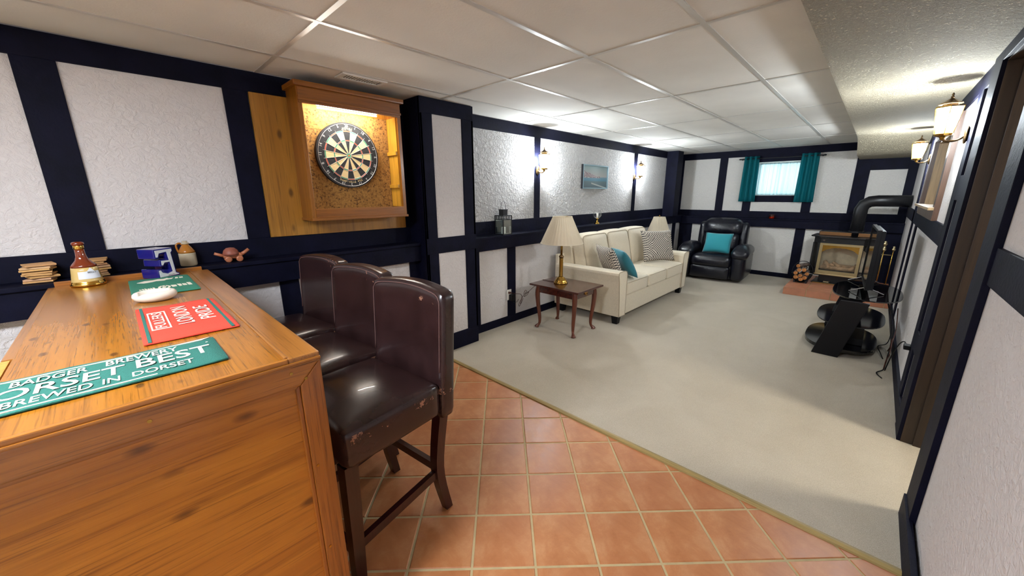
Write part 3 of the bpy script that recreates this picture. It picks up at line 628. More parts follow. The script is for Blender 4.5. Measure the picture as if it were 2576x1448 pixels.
# ================================================================ bar stools
def leg_sq(p0, p1, s0, s1, mid=None):
    P = [Vector(p0), Vector(p1)] if mid is None else spline([p0, mid, p1], 5)
    b = bmesh.new(); R_ = []
    for i, p in enumerate(P):
        s = s0+(s1-s0)*i/(len(P)-1); R_.append([b.verts.new((p.x+a*s, p.y+c*s, p.z)) for a, c in ((-1, -1), (1, -1), (1, 1), (-1, 1))])
    for A, B in zip(R_, R_[1:]):
        for i in range(4): b.faces.new([A[i], A[(i+1) % 4], B[(i+1) % 4], B[i]])
    b.faces.new(R_[0]); b.faces.new(R_[-1]); return b
def make_stool(label):
    s = thing('bar_stool', label, 'bar stool', (0, 0, 0), 0, 'brown leather bar stools along the bar')
    def seatf(x, y, z):
        if z < 0: z += .022*(1-(y/.24)**2)*(1 if x < -.1 else .4)
        return (x, y, z)
    obj('seat', rbox(.44, .48, .155, .028, (.006, .004, .040), (-.03, 0, .598), 12, seatf), 'brown_leather', s, True)
    for sg in (1,):
        P = []
        for k in range(0, 40):
            a = 2*PI*k/40; c_, s_ = math.cos(a), math.sin(a); e = .22
            P.append((-.03+.211*math.copysign(abs(c_)**e, c_), .232*math.copysign(abs(s_)**e, s_), .664))
        obj('stitching', tube(P, .0022, 5, True), 'stitching', s, True)
    def backf(x, y, z):
        t_ = (z+.28)/.56; x2 = x+.035*t_+.020*(1-(y/.245)**2); z2 = z+.024*(1-(y/.245)**2)*max(0, t_-.3)*1.4
        return (x2, y, z2)
    bk = obj('backrest', rbox(.085, .49, .56, .026, (0, 0, 0), (.222, 0, .775), 12, backf), 'brown_leather', s, True)
    P = [Vector((.222-.0405, 0, .775))+Vector(backf(0, y, z)) for y, z in [(-.227, -.06+.03*k) for k in range(11)]+[(-.215, .258), (-.197, .264)]+[(-.17+.034*k, .265) for k in range(11)]+[(.197, .264), (.215, .258)]+[(.227, .24-.03*k) for k in range(11)]]
    obj('stitching', tube(P, .0025, 5), 'stitching', bk, True)
    b = bmesh.new(); 
    return s, bk
def worn(par, pts, nrm):
    pass
def finish_stool(s):
    for y in (-.192, .192):
        obj('leg', leg_sq((-.218, y, .525), (-.232, y*1.04, 0), .026, .020), 'stool_leg', s)
        obj('leg', leg_sq((.222, y, .51), (.226, y*1.04, 0), .025, .018, (.186, y, .24)), 'stool_leg', s)
        obj('stretcher', leg_bar((-.215, y, .165), (.180, y, .215)), 'stool_leg', s)
    obj('stretcher', leg_bar((.183, -.18, .245), (.183, .18, .245)), 'stool_leg', s)
    obj('footrest', leg_bar((-.228, -.18, .145), (-.228, .18, .145)), 'stool_leg', s)
def leg_bar(p0, p1, h=.019, w=.012):
    p0, p1 = Vector(p0), Vector(p1); d = (p1-p0).normalized(); side = Vector((-d.y, d.x, 0)).normalized()*w; up = Vector((0, 0, h))
    b = bmesh.new(); R_ = [[b.verts.new(p+a*side+c*up) for a, c in ((-1, -1), (1, -1), (1, 1), (-1, 1))] for p in (p0, p1)]
    for i in range(4): b.faces.new([R_[0][i], R_[0][(i+1) % 4], R_[1][(i+1) % 4], R_[1][i]])
    b.faces.new(R_[0]); b.faces.new(R_[1]); return b
st, bk = make_stool('dark brown leather bar stool nearest the camera, with scuffed seat front')
finish_stool(st)
st.location = (.610, 1.425, FZ); st.rotation_euler = (0, 0, math.radians(7))
st2 = dup(st, (.622, 1.938, FZ), math.radians(8), 'dark brown leather bar stool in the middle of the three')
st3 = dup(st, (.615, 2.458, FZ), math.radians(8), 'dark brown leather bar stool farthest along the bar, with torn top edge')

# ================================================================ dartboard cabinet
bb = obj('backboard', bx(.715, 1.738, YU-.012, YU+.0115, 1.19, 2.087, .002), 'backboard_wood'); tag(bb, 'honey coloured wooden backboard fixed to the wall behind the dartboard cabinet', 'board')
CY = 2.735
cb = thing('dartboard_cabinet', 'open wooden dartboard cabinet lit by a tube light', 'cabinet', (0, 0, 0))
obj('side_board', bx(.925, .952, CY, YU-.013, 1.31, 2.13, .002), 'cabinet_wood', cb); obj('side_board', bx(1.615, 1.642, CY, YU-.013, 1.31, 2.13, .002), 'cabinet_wood', cb)
obj('side_lining', bx(1.606, 1.615, CY+.02, 2.885, 1.375, 2.03), 'cabinet_inside', cb)
for z in (1.53, 1.775): obj('batten', bx(1.592, 1.606, CY+.02, 2.885, z-.014, z+.014, .002), 'cabinet_inside', cb)
obj('bottom_rail', bx(.918, 1.648, CY-.012, YU-.013, 1.295, 1.312, .003), 'cabinet_wood_x', cb); obj('bottom_front', bx(.952, 1.615, CY-.004, CY+.016, 1.312, 1.375, .003), 'cabinet_wood_x', cb)
obj('header', bx(.93, 1.637, CY-.006, CY+.016, 2.03, 2.125, .003), 'cabinet_wood_x', cb); obj('header_bead', bx(.925, 1.642, CY-.014, CY-.004, 2.045, 2.06, .003), 'cabinet_wood_x', cb); obj('crown', bx(.905, 1.66, CY-.03, YU-.013, 2.125, 2.155, .006), 'cabinet_wood_x', cb)
for (x0, x1) in ((.953, 1.28), (1.281, 1.605)):
    for (z0, z1) in ((1.314, 1.68), (1.681, 1.905), (1.906, 2.03)): obj('cork_panel', bx(x0, x1, 2.886, YU-.014, z0, z1, .001), 'cork', cb)
obj('light_tube', tube([(1.05, CY+.026, 2.021), (1.46, CY+.026, 2.021)], .005, 10), 'tube_glow', cb, True)
# ---- dartboard
DB = thing('dartboard', 'bristle dartboard with black and cream wedges hanging in the cabinet', 'dartboard', (1.268, 2.852, 1.742))
# local: x right, z up, face toward -y
def disc(r, y0, y1, n=64): return prism([(r*math.cos(2*PI*k/n), r*math.sin(2*PI*k/n)) for k in range(n)], 'y', y0, y1)
obj('board', disc(.2255, 0, .033), 'board_black', DB)
seg = {}
def wedge(r0, r1, y):
    h = math.radians(9); n = 4
    return prism([(r0*math.sin(-h+2*h*k/n), r0*math.cos(-h+2*h*k/n)) for k in range(n+1)]+[(r1*math.sin(h-2*h*k/n), r1*math.cos(h-2*h*k/n)) for k in range(n+1)], 'y', y, .001)
for nm, r0, r1, ca, cb_ in (('inner_wedge', .016, .099, 'board_black', 'board_cream'), ('treble_segment', .099, .107, 'board_red', 'board_green'), ('outer_wedge', .107, .162, 'board_black', 'board_cream'), ('double_segment', .162, .170, 'board_red', 'board_green')):
    meshes = []
    for m_ in (ca, cb_):
        o = obj(nm, wedge(r0, r1, -.0015), m_, DB); meshes.append(o)
    for k in range(20):
        o = meshes[k % 2] if k < 2 else obj(nm, meshes[k % 2].data, None, DB)
        o.rotation_euler = (0, math.radians(18*k), 0)
obj('outer_bull', disc(.0159, -.002, .001, 24), 'board_green', DB); obj('bullseye', disc(.0065, -.0028, 0, 16), 'board_red', DB)
def ringw(r, y=-.0025, t_=.0007): return tube([(r*math.cos(2*PI*k/48), y, r*math.sin(2*PI*k/48)) for k in range(48)], t_, 4, True)
for r in (.016, .099, .107, .162, .170): obj('ring_wire', ringw(r), 'wire', DB)
obj('number_ring', ringw(.2135, -.004, .0014), 'wire', DB)
for k in range(20):
    a = math.radians(9+18*k); obj('spider_wire', tube([(.016*math.sin(a), -.003, .016*math.cos(a)), (.182*math.sin(a), -.003, .182*math.cos(a))], .0007, 4), 'wire', DB)
for k, s in enumerate('20 1 18 4 13 6 10 15 2 17 3 19 7 16 8 11 14 9 12 5'.split()):
    a = math.radians(18*k); o = obj('number', text_mesh(s, None, .019, 0), 'wire', DB, loc=(.201*math.sin(a), -.005, .201*math.cos(a)), rot=(PI/2, 0, 0))
    o.rotation_euler = Matrix.Rotation(a, 3, 'Y').to_4x4().to_3x3().__matmul__(Matrix.Rotation(PI/2, 3, 'X')).to_euler(); o['kind'] = 'stuff'
def arc_word(s, r, mid, h, adv):
    for k, ch in enumerate(s):
        if ch == ' ': continue
        a = mid-(k-(len(s)-1)/2)*adv        # upside-down lettering running right to left
        o = obj('lettering', text_mesh(ch, None, h if ch.isupper() or ch in 'dt' else h*.75, 0), 'board_cream', DB, loc=(r*math.sin(a), -.002, r*math.cos(a)))
        flip = PI if math.cos(mid) > 0 else PI
        ang = (a if math.cos(mid) > 0 else a-PI)+PI
        o.rotation_euler = (Matrix.Rotation(ang, 3, 'Y') @ Matrix.Rotation(PI/2, 3, 'X')).to_euler()
arc_word('Nodor', .183, 0, .020, .085)
def arc_word_low(s, r, mid, h, adv):
    for k, ch in enumerate(s):
        if ch == ' ': continue
        a = mid-(-(k-(len(s)-1)/2)*adv) - 0
        a = PI-((len(s)-1)/2-k)*adv
        o = obj('lettering', text_mesh(ch, None, h if ch.isupper() or ch in 'dth' else h*.75, 0), 'board_cream', DB, loc=(r*math.sin(a), -.002, r*math.cos(a)))
        o.rotation_euler = (Matrix.Rotation(a, 3, 'Y') @ Matrix.Rotation(PI/2, 3, 'X')).to_euler()
arc_word_low('The President', .184, PI, .016, .072)

# ================================================================ ceiling register
vt = thing('ceiling_vent', 'white slotted ceiling vent above the dartboard cabinet', 'vent', (1.297, 2.606, CE-.002))
obj('frame', grid_slab([-.15, -.125, .125, .15], [-.065, -.042, .042, .065], -.006, .0015, lambda i, j: i == 1 and j == 1, 'z'), 'white_plastic', vt)
obj('duct', bx(-.125, .125, -.042, .042, .0005, .0013), 'black_metal', vt)
for k in range(14): obj('slat', bx(-.118+k*.0172, -.112+k*.0172, -.041, .041, -.003, .0004), 'white_plastic', vt)

# ================================================================ wall lanterns
def make_sconce(label):
    """local: wall plane y=0, lamp hangs toward -y"""
    s = thing('wall_lantern', label, 'wall lamp', (0, 0, 0), 0, 'brass wall lanterns')
    obj('backplate', rbox(.062, .018, .105, .03, (0, .0, 0), (0, -.008, 0), 8), 'bronze', s, True)
    obj('arm', tube([(0, -.012, -.005), (0, -.04, -.028), (0, -.085, -.030), (0, -.101, -.012)], .007, 8, smooth_k=5), 'bronze', s, True)
    L = -.102
    obj('cup', lathe([(.008, -.022), (.012, -.012), (.016, -.004), (.040, .002), (.043, .012), (.040, .016)], 12, (0, L, 0)), 'brass', s)
    rt_, rb = .066, .043; zt, zb = .165, .014
    for k in range(6):
        a = 2*PI*k/6; a2 = 2*PI*(k+1)/6
        obj('frame_bar', tube([(rb*math.cos(a), L+rb*math.sin(a), zb), (rt_*math.cos(a), L+rt_*math.sin(a), zt)], .0025, 4), 'brass', s)
        b = bmesh.new(); b.faces.new([b.verts.new(p) for p in ((rb*.97*math.cos(a), L+rb*.97*math.sin(a), zb), (rb*.97*math.cos(a2), L+rb*.97*math.sin(a2), zb), (rt_*.97*math.cos(a2), L+rt_*.97*math.sin(a2), zt), (rt_*.97*math.cos(a), L+rt_*.97*math.sin(a), zt))])
        obj('pane', b, 'frosted', s)
    obj('top_rim', tube([(rt_*math.cos(2*PI*k/6), L+rt_*math.sin(2*PI*k/6), zt) for k in range(6)], .0042, 5, True), 'brass', s)
    obj('gallery', lathe([(.033, .168), (.034, .182), (.031, .183), (.030, .168)], 12, (0, L, 0), False), 'bronze', s)
    obj('roof', lathe([(.052, .182), (.050, .188), (.030, .199), (.012, .212), (.007, .216)], 12, (0, L, 0)), 'bronze', s)
    obj('finial', lathe([(.005, .214), (.009, .222), (.004, .230), (.007, .236), (.001, .247)], 10, (0, L, 0)), 'bronze', s, True)
    obj('socket', lathe([(.012, .014), (.012, .045), (.010, .048)], 10, (0, L, 0)), 'white_plastic', s)
    obj('bulb', lathe([(.009, .048), (.016, .058), (.025, .078), (.028, .096), (.024, .114), (.013, .126), (.001, .13)], 14, (0, L, 0)), 'bulb_glow', s, True)
    return s
sc = make_sconce('lit lantern on the left wall post nearest the black lantern'); sc.location = (3.513, YU, 1.735)
dup(sc, (5.96, YU, 1.725), 0, 'lit lantern on the left wall post right of the harbour picture')
dup(sc, (3.62, YR+.012, 1.80), PI, 'lit lantern on the right wall nearest the doorway')
dup(sc, (6.02, YR+.012, 1.80), PI, 'lit lantern on the right wall nearest the stove')

# ================================================================ picture, ledge ornaments
pc = thing('framed_picture', 'harbour town print in a slim silver blue frame', 'picture', (4.76, YU+.001, 1.69))
simple('frame_silver', srgb(150, 176, 186), .3, .5)
obj('frame', grid_slab([-.325, -.312, .312, .325], [-.158, -.145, .145, .158], -.032, -.0, lambda i, j: i == 1 and j == 1, 'y'), 'frame_silver', pc)
obj('side_strip', bx(-.328, -.325, -.03, 0, -.158, .158), 'black_metal', pc)
obj('print', bx(-.312, .312, -.014, -.008, -.145, .145), 'harbour_print', pc)
ln = thing('metal_lantern', 'black metal lantern with glass sides on the ledge', 'lantern', (2.872, 2.868, LZ))
S = .062
obj('base', bx(-S-.006, S+.006, -S-.006, S+.006, 0, .008, .002), 'black_metal', ln); obj('cover', bx(-S-.004, S+.004, -S-.004, S+.004, .195, .203, .002), 'black_metal', ln)
for a, c in ((-1, -1), (1, -1), (1, 1), (-1, 1)): obj('post', bx(a*S-.004, a*S+.004, c*S-.004, c*S+.004, .008, .195), 'black_metal', ln)
for k, (x0, x1, y0, y1) in enumerate(((-S, S, -S, -S), (S, S, -S, S), (-S, S, S, S), (-S, -S, -S, S))):
    obj('rail', bx(x0-.003, x1+.003, y0-.003, y1+.003, .155, .160), 'black_metal', ln)
    obj('glass_pane', bx(x0-.001, x1+.001, y0-.001, y1+.001, .008, .155), 'lantern_glass', ln)
    for q in range(1, 5):
        x, y = x0+(x1-x0)*q/5, y0+(y1-y0)*q/5; obj('vent_bar', bx(x-.003, x+.003, y-.003, y+.003, .160, .195), 'black_metal', ln)
obj('chimney', grid_slab([-.032, -.028, .028, .032], [-.032, -.028, .028, .032], .203, .255, lambda i, j: i == 1 and j == 1, 'z'), 'black_metal', ln); obj('chimney_cap', bx(-.036, .036, -.036, .036, .255, .263, .002), 'black_metal', ln)
obj('ring_handle', tube([(.036*math.cos(a*PI/8), .0, .262+.085*math.sin(a*PI/8)) for a in range(9)], .0022, 6), 'black_metal', ln)
cn = thing('pillar_candle', 'short white candle inside the black metal lantern', 'candle', (2.872, 2.868, LZ+.0085)); obj('wax', lathe([(.024, 0), (.0245, .004), (.0245, .066), (.022, .07)], 20), 'white_wax', cn, True); obj('wick', tube([(0, 0, .069), (.001, 0, .08)], .0012, 5), 'black_metal', cn)
ol = thing('hurricane_candle_holder', 'brass candle holder with clear glass globe on the ledge behind the sofa', 'candle holder', (4.76, 2.862, LZ))
obj('foot', lathe([(.040, 0), (.042, .006), (.030, .014), (.018, .03), (.012, .05), (.010, .062), (.020, .070), (.026, .080)], 24), 'brass', ol, True)
obj('globe', lathe([(.026, .080), (.046, .095), (.062, .125), (.062, .15), (.050, .175), (.040, .19)], 24, (0, 0, 0), False), 'clear_glass', ol, True)
obj('candle', lathe([(.014, .081), (.014, .150), (.011, .155)], 16), 'white_wax', ol, True)
vo = thing('glass_votive', 'small amber glass votive on the far wall ledge', 'votive', (7.93, 1.30, LZF)); obj('cup', lathe([(.034, 0), (.040, .004), (.046, .02), (.046, .045), (.040, .06), (.044, .07)], 20), 'amber_glass', vo, True); obj('wax', lathe([(.030, .004), (.034, .03)], 16), 'terracotta_toy', vo)

# ================================================================ side tables and lamps
def make_table(label):
    t_ = thing('side_table', label, 'side table', (0, 0, 0), 0, 'cabriole leg side tables')
    obj('top', bx(-.24, .24, -.315, .315, .480, .500, .007), 'mahogany', t_)
    obj('apron', bx(-.19, .19, -.25, .25, .405, .480, .003), 'mahogany', t_)
    for sx in (-1, 1):
        for sy in (-1, 1):
            P = spline([(sx*.175, sy*.232, .475), (sx*.184, sy*.242, .40), (sx*.180, sy*.237, .28), (sx*.168, sy*.222, .12), (sx*.170, sy*.224, .05), (sx*.186, sy*.242, .018), (sx*.190, sy*.246, .002)], 4)
            R_ = lambda s: (.027 if s < .18 else .027-.014*(s-.18)/.52 if s < .7 else .013+.012*(s-.7)/.22 if s < .92 else .025-.006*(s-.92)/.08)
            obj('leg', tube(P, R_, 8), 'mahogany_leg', t_, True)
    ap = obj('drawer_plate', prism([(-.032, .442), (-.018, .455), (0, .450), (.018, .455), (.032, .442), (.020, .432), (0, .424), (-.020, .432)], 'y', -.254, -.2505), 'brass', t_)
    obj('drawer_bail', tube([(-.020, -.256, .443), (-.016, -.262, .430), (0, -.264, .424), (.016, -.262, .430), (.020, -.256, .443)], .0025, 6), 'brass', ap, True)
    return t_
ta = make_table('dark cabriole leg side table carrying the tall brass lamp'); ta.location = (3.235, 2.285, FZ+.006)
dup(ta, (6.12, 2.42, FZ+.006), 0, 'side table hidden behind the sofa carrying the smaller lamp')
TZ = FZ+.006+.5
def pleated(r0, r1, h, z, n=72):
    b = bmesh.new(); R_ = []
    for k in range(5):
        s = k/4; R_.append([b.verts.new(((r0+(r1-r0)*s+(.0025 if i % 2 else 0))*math.cos(2*PI*i/n), (r0+(r1-r0)*s+(.0025 if i % 2 else 0))*math.sin(2*PI*i/n), z+h*s)) for i in range(n)])
    for A, B in zip(R_, R_[1:]):
        for i in range(n): b.faces.new([A[i], A[(i+1) % n], B[(i+1) % n], B[i]])
    return b
lp = thing('table_lamp', 'tall brass table lamp with wide pleated cream shade', 'lamp', (3.225, 2.35, TZ))
obj('base', lathe([(.074, 0), (.076, .004), (.076, .014), (.070, .020), (.066, .024), (.066, .034), (.058, .042), (.048, .050), (.046, .060), (.030, .068), (.026, .074)], 28), 'brass', lp, True)
obj('column', lathe([(.024, .073), (.0215, .082), (.0215, .262), (.024, .268), (.019, .274)], 20), 'brass', lp, True)
obj('collar', lathe([(.018, .273), (.026, .284), (.028, .292), (.020, .304), (.013, .312)], 20), 'bronze', lp, True)
obj('stem', lathe([(.012, .310), (.012, .450), (.009, .47)], 14), 'brass', lp, True)
sh = obj('shade', pleated(.222, .098, .275, .435), 'shade_fabric', lp); obj('shade_rim', tube([(.0995*math.cos(2*PI*k/36), .0995*math.sin(2*PI*k/36), .71) for k in range(36)], .003, 6, True), 'shade_cream', sh); obj('shade_rim', tube([(.2235*math.cos(2*PI*k/48), .2235*math.sin(2*PI*k/48), .436) for k in range(48)], .003, 6, True), 'shade_cream', sh)
for k in range(3): obj('spider_arm', tube([(0, 0, .70), (.098*math.cos(2*PI*k/3), .098*math.sin(2*PI*k/3), .708)], .0016, 4), 'brass', lp)
obj('harp', tube([(0, 0, .46), (.035, 0, .56), (.03, 0, .66), (0, 0, .70)], .002, 5, smooth_k=5), 'brass', lp)
obj('bulb', lathe([(.012, .47), (.028, .52), (.026, .55), (.01, .575)], 14), 'white_wax', lp, True)
l2 = thing('table_lamp', 'smaller lamp with glass and brass base beyond the sofa', 'lamp', (5.98, 2.47, TZ))
obj('base', lathe([(.07, 0), (.072, .012), (.04, .022), (.022, .04), (.020, .08)], 24), 'black_metal', l2, True)
obj('body', lathe([(.020, .08), (.040, .11), (.062, .17), (.060, .215), (.035, .255), (.022, .27)], 24), 'chrome', l2, True); obj('stem', lathe([(.018, .27), (.030, .285), (.026, .30), (.012, .32), (.010, .37)], 16), 'brass', l2, True)
s2 = obj('shade', pleated(.168, .085, .235, .345, 60), 'shade_fabric', l2); obj('finial', lathe([(.006, .58), (.012, .59), (.004, .605)], 10), 'brass', l2, True)
obj('harp', tube([(0, 0, .36), (.03, 0, .45), (.025, 0, .55), (0, 0, .585)], .002, 5, smooth_k=5), 'brass', l2)

# outlet, adapter and cords by the side table
ou = thing('wall_outlet', 'white wall outlet on the dark post by the side table', 'outlet', (2.925, YLO-.0005, .365)); obj('plate', bx(-.036, .036, -.006, 0, -.06, .06, .002), 'white_plastic', ou)
for z in (-.028, .028): obj('socket_face', bx(-.016, .016, -.0085, -.006, z-.016, z+.016, .001), 'white_plastic', ou)
ad = thing('plug_adapter', 'dark grey plug adapter in the wall outlet', 'adapter', (2.945, YLO-.0095, .345)); obj('case', bx(-.028, .028, -.05, 0, -.045, .025, .006), 'black_plastic', ad); obj('lead', tube([(.0, -.03, -.044), (.01, -.04, -.07), (.06, -.04, -.07), (.1, -.03, -.05)], .002, 6, smooth_k=4), 'black_plastic', ad)
co = thing('lamp_cord', 'brown lamp cord tied in a bundle between outlet and table', 'cord', (0, 0, 0))
obj('plug', bx(2.905, 2.93, YLO-.034, YLO-.0095, .384, .404, .003), 'mahogany', co)
cp = [(2.92, 2.812, .394), (2.99, 2.80, .372), (3.06, 2.79, .355), (3.085, 2.79, .31), (3.04, 2.79, .25), (3.03, 2.785, .22), (3.055, 2.79, .225), (3.10, 2.785, .30), (3.08, 2.79, .255), (3.055, 2.785, .24), (3.09, 2.79, .31), (3.13, 2.78, .35), (3.155, 2.78, .375), (3.135, 2.785, .385), (3.11, 2.78, .345), (3.17, 2.76, .37), (3.14, 2.76, .335), (3.10, 2.77, .325), (3.2, 2.72, .42), (3.215, 2.615, .51), (3.22, 2.58, TZ+.004), (3.21, 2.50, TZ+.004), (3.222, 2.425, TZ+.005)]
obj('wire', tube(cp, .0028, 6, smooth_k=5), 'mahogany', co, True)

# ================================================================ sofa
CZ = FZ+.006
so = thing('sofa', 'cream three seat sofa with flared arms and dark feet', 'sofa', (0, 0, CZ))
def arm(x_in, sgn):   # profile in xz, extruded along y; sgn -1 = near arm
    P = [(0, .095), (.135, .095), (.150, .30), (.172, .50), (.190, .575), (.188, .600), (.165, .612), (.06, .612), (.02, .600), (0, .57)]
    poly = [(x_in+sgn*p[0], p[1]) for p in P]
    return prism(poly, 'y', 1.885, 2.74, .012)
X0, X1 = 3.835, 5.55
for xi, sg in ((X0, -1), (X1, 1)):
    a = obj('arm', arm(xi, sg), 'sofa_fabric', so)
    P = [(0, .10), (.135, .10), (.150, .30), (.172, .50), (.190, .575), (.186, .605), (.165, .613), (.06, .613), (.02, .602), (0, .57)]
    obj('piping', tube([(xi+sg*p[0], 1.886, p[1]) for p in P], .0045, 6, True), 'piping', a, True)
obj('base', bx(X0, X1, 1.905, 2.74, .095, .315, .01), 'sofa_fabric', so)
obj('back_frame', prism([(2.56, .30), (2.75, .30), (2.775, .80), (2.755, .82), (2.66, .82), (2.64, .80)], 'x', X0-.02, X1+.02, .012), 'sofa_fabric', so)
obj('back_panel', bx(X0-.15, X1+.15, 2.735, 2.775, .095, .72, .01), 'sofa_fabric', so)
w3 = (X1-X0)/3
for k in range(3):
    cx = X0+w3*(k+.5)
    c1 = obj('seat_cushion', rbox(w3-.004, .66, .165, .030, (0, .004, .018), (cx, 2.215, .395), 10), 'sofa_fabric', so, True)
    for dz in (.066,):
        P = []
        for q in range(44):
            a = 2*PI*q/44; c_, s_ = math.cos(a), math.sin(a); P.append((cx+(w3/2-.004)*math.copysign(abs(c_)**.16, c_), 2.215+.329*math.copysign(abs(s_)**.16, s_), .395+dz))
        obj('piping', tube(P, .004, 5, True), 'piping', c1, True)
    def lean(x, y, z): return (x, y+(z+.25)*.22, z)
    c2 = obj('back_cushion', rbox(w3-.004, .19, .50, .045, (0, .045, .012), (cx, 2.475, .705), 10, lean), 'sofa_fabric', so, True)
    P = []
    for q in range(44):
        a = 2*PI*q/44; c_, s_ = math.cos(a), math.sin(a); z = .244*math.copysign(abs(s_)**.2, s_); P.append((cx+(w3/2-.006)*math.copysign(abs(c_)**.2, c_), 2.475-.085+(z+.25)*.22, .705+z))
    obj('piping', tube(P, .004, 5, True), 'piping', c2, True)
for x in (X0-.08, X1+.08):
    for y in (1.95, 2.70): obj('foot', leg_sq((x, y, .096), (x, y, 0), .040, .030), 'black_board', so)
def put_pillow(name, label, mat, w, h, t_, loc, rx, rz, group=None, ry=0):
    o = thing(name, label, 'cushion', loc, 0, group); o.rotation_euler = (rx, ry, rz); obj('cover', pillow(w, h, t_), mat, o, True); return o
put_pillow('throw_pillow', 'small checked pillow at the near end of the sofa', 'check_fabric', .40, .38, .13, (3.985, 2.13, CZ+.505), math.radians(-24), math.radians(58), ry=math.radians(0))
put_pillow('throw_pillow', 'teal pillow leaning on the near sofa pillow', 'teal_fabric', .38, .36, .13, (4.155, 2.0, CZ+.498), math.radians(-32), math.radians(50))
put_pillow('throw_pillow', 'large checked pillow at the far end of the sofa', 'check_fabric', .50, .45, .15, (5.26, 2.12, CZ+.50), math.radians(-18), math.radians(-32))

# ================================================================ recliner
rc = thing('recliner', 'black leather recliner armchair facing the room', 'armchair', (7.22, 1.91, CZ), math.radians(3))
# local: faces -x
obj('base', bx(-.36, .40, -.40, .40, .03, .30, .03), 'black_leather', rc, True)
obj('footrest', rbox(.10, .60, .22, .045, (.02, 0, 0), (-.40, 0, .15), 8), 'black_leather', rc, True)
obj('seat', rbox(.66, .62, .22, .09, (.02, 0, .03), (-.12, 0, .325), 10), 'black_leather', rc, True)
for s in (-1, 1):
    obj('arm_side', rbox(.78, .20, .46, .07, (.01, .015, 0), (-.03, s*.405, .26), 8), 'black_leather', rc, True)
    obj('arm_pad', rbox(.62, .25, .16, .075, (.02, .01, .035), (-.13, s*.415, .505), 10, lambda x, y, z: (x, y, z-.05*max(0, -x-.12)/.2)), 'black_leather', rc, True)
    obj('back_wing', rbox(.20, .12, .56, .055, (.01, .01, 0), (.30, s*.325, .66), 8, lambda x, y, z: (x+.14*z, y, z)), 'black_leather', rc, True)
tl_ = lambda x, y, z: (x+.16*z, y, z)
obj('back_lower', rbox(.22, .56, .36, .09, (.04, 0, .01), (.20, 0, .60), 10, tl_), 'black_leather', rc, True)
obj('headrest', rbox(.23, .60, .29, .11, (.04, .01, .015), (.25, 0, .855), 10, tl_), 'black_leather', rc, True)
put_pillow('throw_pillow', 'bright teal pillow sitting on the black recliner', 'teal_bright', .42, .35, .14, (6.90, 1.845, CZ+.462), math.radians(-22), math.radians(-88))

# ================================================================ curtains and sheer
def wavy(y0, y1, z0, z1, x, n, amp, fl=.0):
    b = bmesh.new(); N = n*8; rows = 10; G = []
    for r in range(rows+1):
        s = r/rows; z = z0+(z1-z0)*s; k = 1+fl*(1-s); row = []
        for i in range(N+1):
            t_ = i/N; y = (y0+y1)/2+(t_-.5)*(y1-y0)*k; row.append(b.verts.new((x+amp*math.sin(2*PI*n*t_)*(1+.1*math.sin(7*t_+3*s)), y, z)))
        G.append(row)
    for r in range(rows):
        for i in range(N): b.faces.new([G[r][i], G[r][i+1], G[r+1][i+1], G[r+1][i]])
    bmesh.ops.solidify(b, geom=list(b.faces), thickness=.003); return b
for lab, y0, y1 in (('teal curtain panel on the left of the window', 1.615, 1.845), ('teal curtain panel on the right of the window', .79, 1.025)):
    c = thing('window_curtain', lab, 'curtain', (0, 0, 0), 0, 'teal curtains of the far window'); p = obj('fabric', wavy(y0, y1, 1.315, 2.085, 7.945, 3, .034, .12), 'teal_curtain', c, True)
    for k in range(4): obj('grommet', lathe([(.021, -.0025), (.027, 0), (.021, .0025)], 14, (0, 0, 0), False), 'chrome', p, False, (7.945, y0+(y1-y0)*(.04+.306*k), 2.045), (PI/2, 0, 0))
rd = thing('curtain_rod', 'thin dark metal curtain rod above the window', 'curtain rod', (0, 0, 0)); obj('rod', tube([(7.945, .74, 2.045), (7.945, 1.90, 2.045)], .008, 10), 'black_metal', rd, True)
for y in (.755, 1.885): obj('bracket', bx(7.94, XU, y-.008, y+.008, 2.03, 2.04), 'black_metal', rd); obj('finial', lathe([(.008, -.02), (.014, 0), (.008, .02)], 12), 'black_metal', rd, True, (7.945, .73 if y < 1 else 1.91, 2.045), (PI/2, 0, 0))
sr = thing('sheer_curtain', 'white sheer curtain across the bright window pane', 'curtain', (0, 0, 0)); obj('fabric', wavy(1.03, 1.63, 1.427, 1.97, 8.07, 11, .008), 'sheer', sr, True); obj('rod', tube([(8.07, 1.012, 1.972), (8.07, 1.648, 1.972)], .005, 8), 'white_plastic', sr)

# ================================================================ hearth, stove, logs, tools
HX, HY, HZ = 6.60, .80, .135
he = thing('hearth', 'low raised hearth of terracotta tiles under the stove', 'hearth', (0, 0, 0)); obj('bed', bx(HX+.008, 7.858, -.315, HY-.008, CZ, HZ-.008), 'grout', he)
hp = .268
for i in range(5):
    x0, x1 = HX+.004+i*hp, min(HX+(i+1)*hp-.004, 7.855)
    for j in range(5):
        y1, y0 = HY-.004-j*hp, max(HY-(j+1)*hp+.004, -.315)
        if x1-x0 > .02 and y1-y0 > .02: obj('hearth_tile', bx(x0, x1, y0, y1, HZ-.009, HZ, .003), 'hearth_tile', he)
for j in range(5):
    y1, y0 = HY-.004-j*hp, max(HY-(j+1)*hp+.004, -.315)
    if y1-y0 > .02: obj('hearth_tile', bx(HX, HX+.0085, y0, y1, CZ+.002, HZ-.011, .002), 'hearth_tile', he)
for i in range(5):
    x0, x1 = HX+.004+i*hp, min(HX+(i+1)*hp-.004, 7.855); obj('hearth_tile', bx(x0, x1, HY-.0085, HY, CZ+.002, HZ-.011, .002), 'hearth_tile', he)
sv = thing('gas_stove', 'black freestanding stove with brass trimmed glass front and flue pipe', 'stove', (7.42, .27, HZ), math.radians(-4))
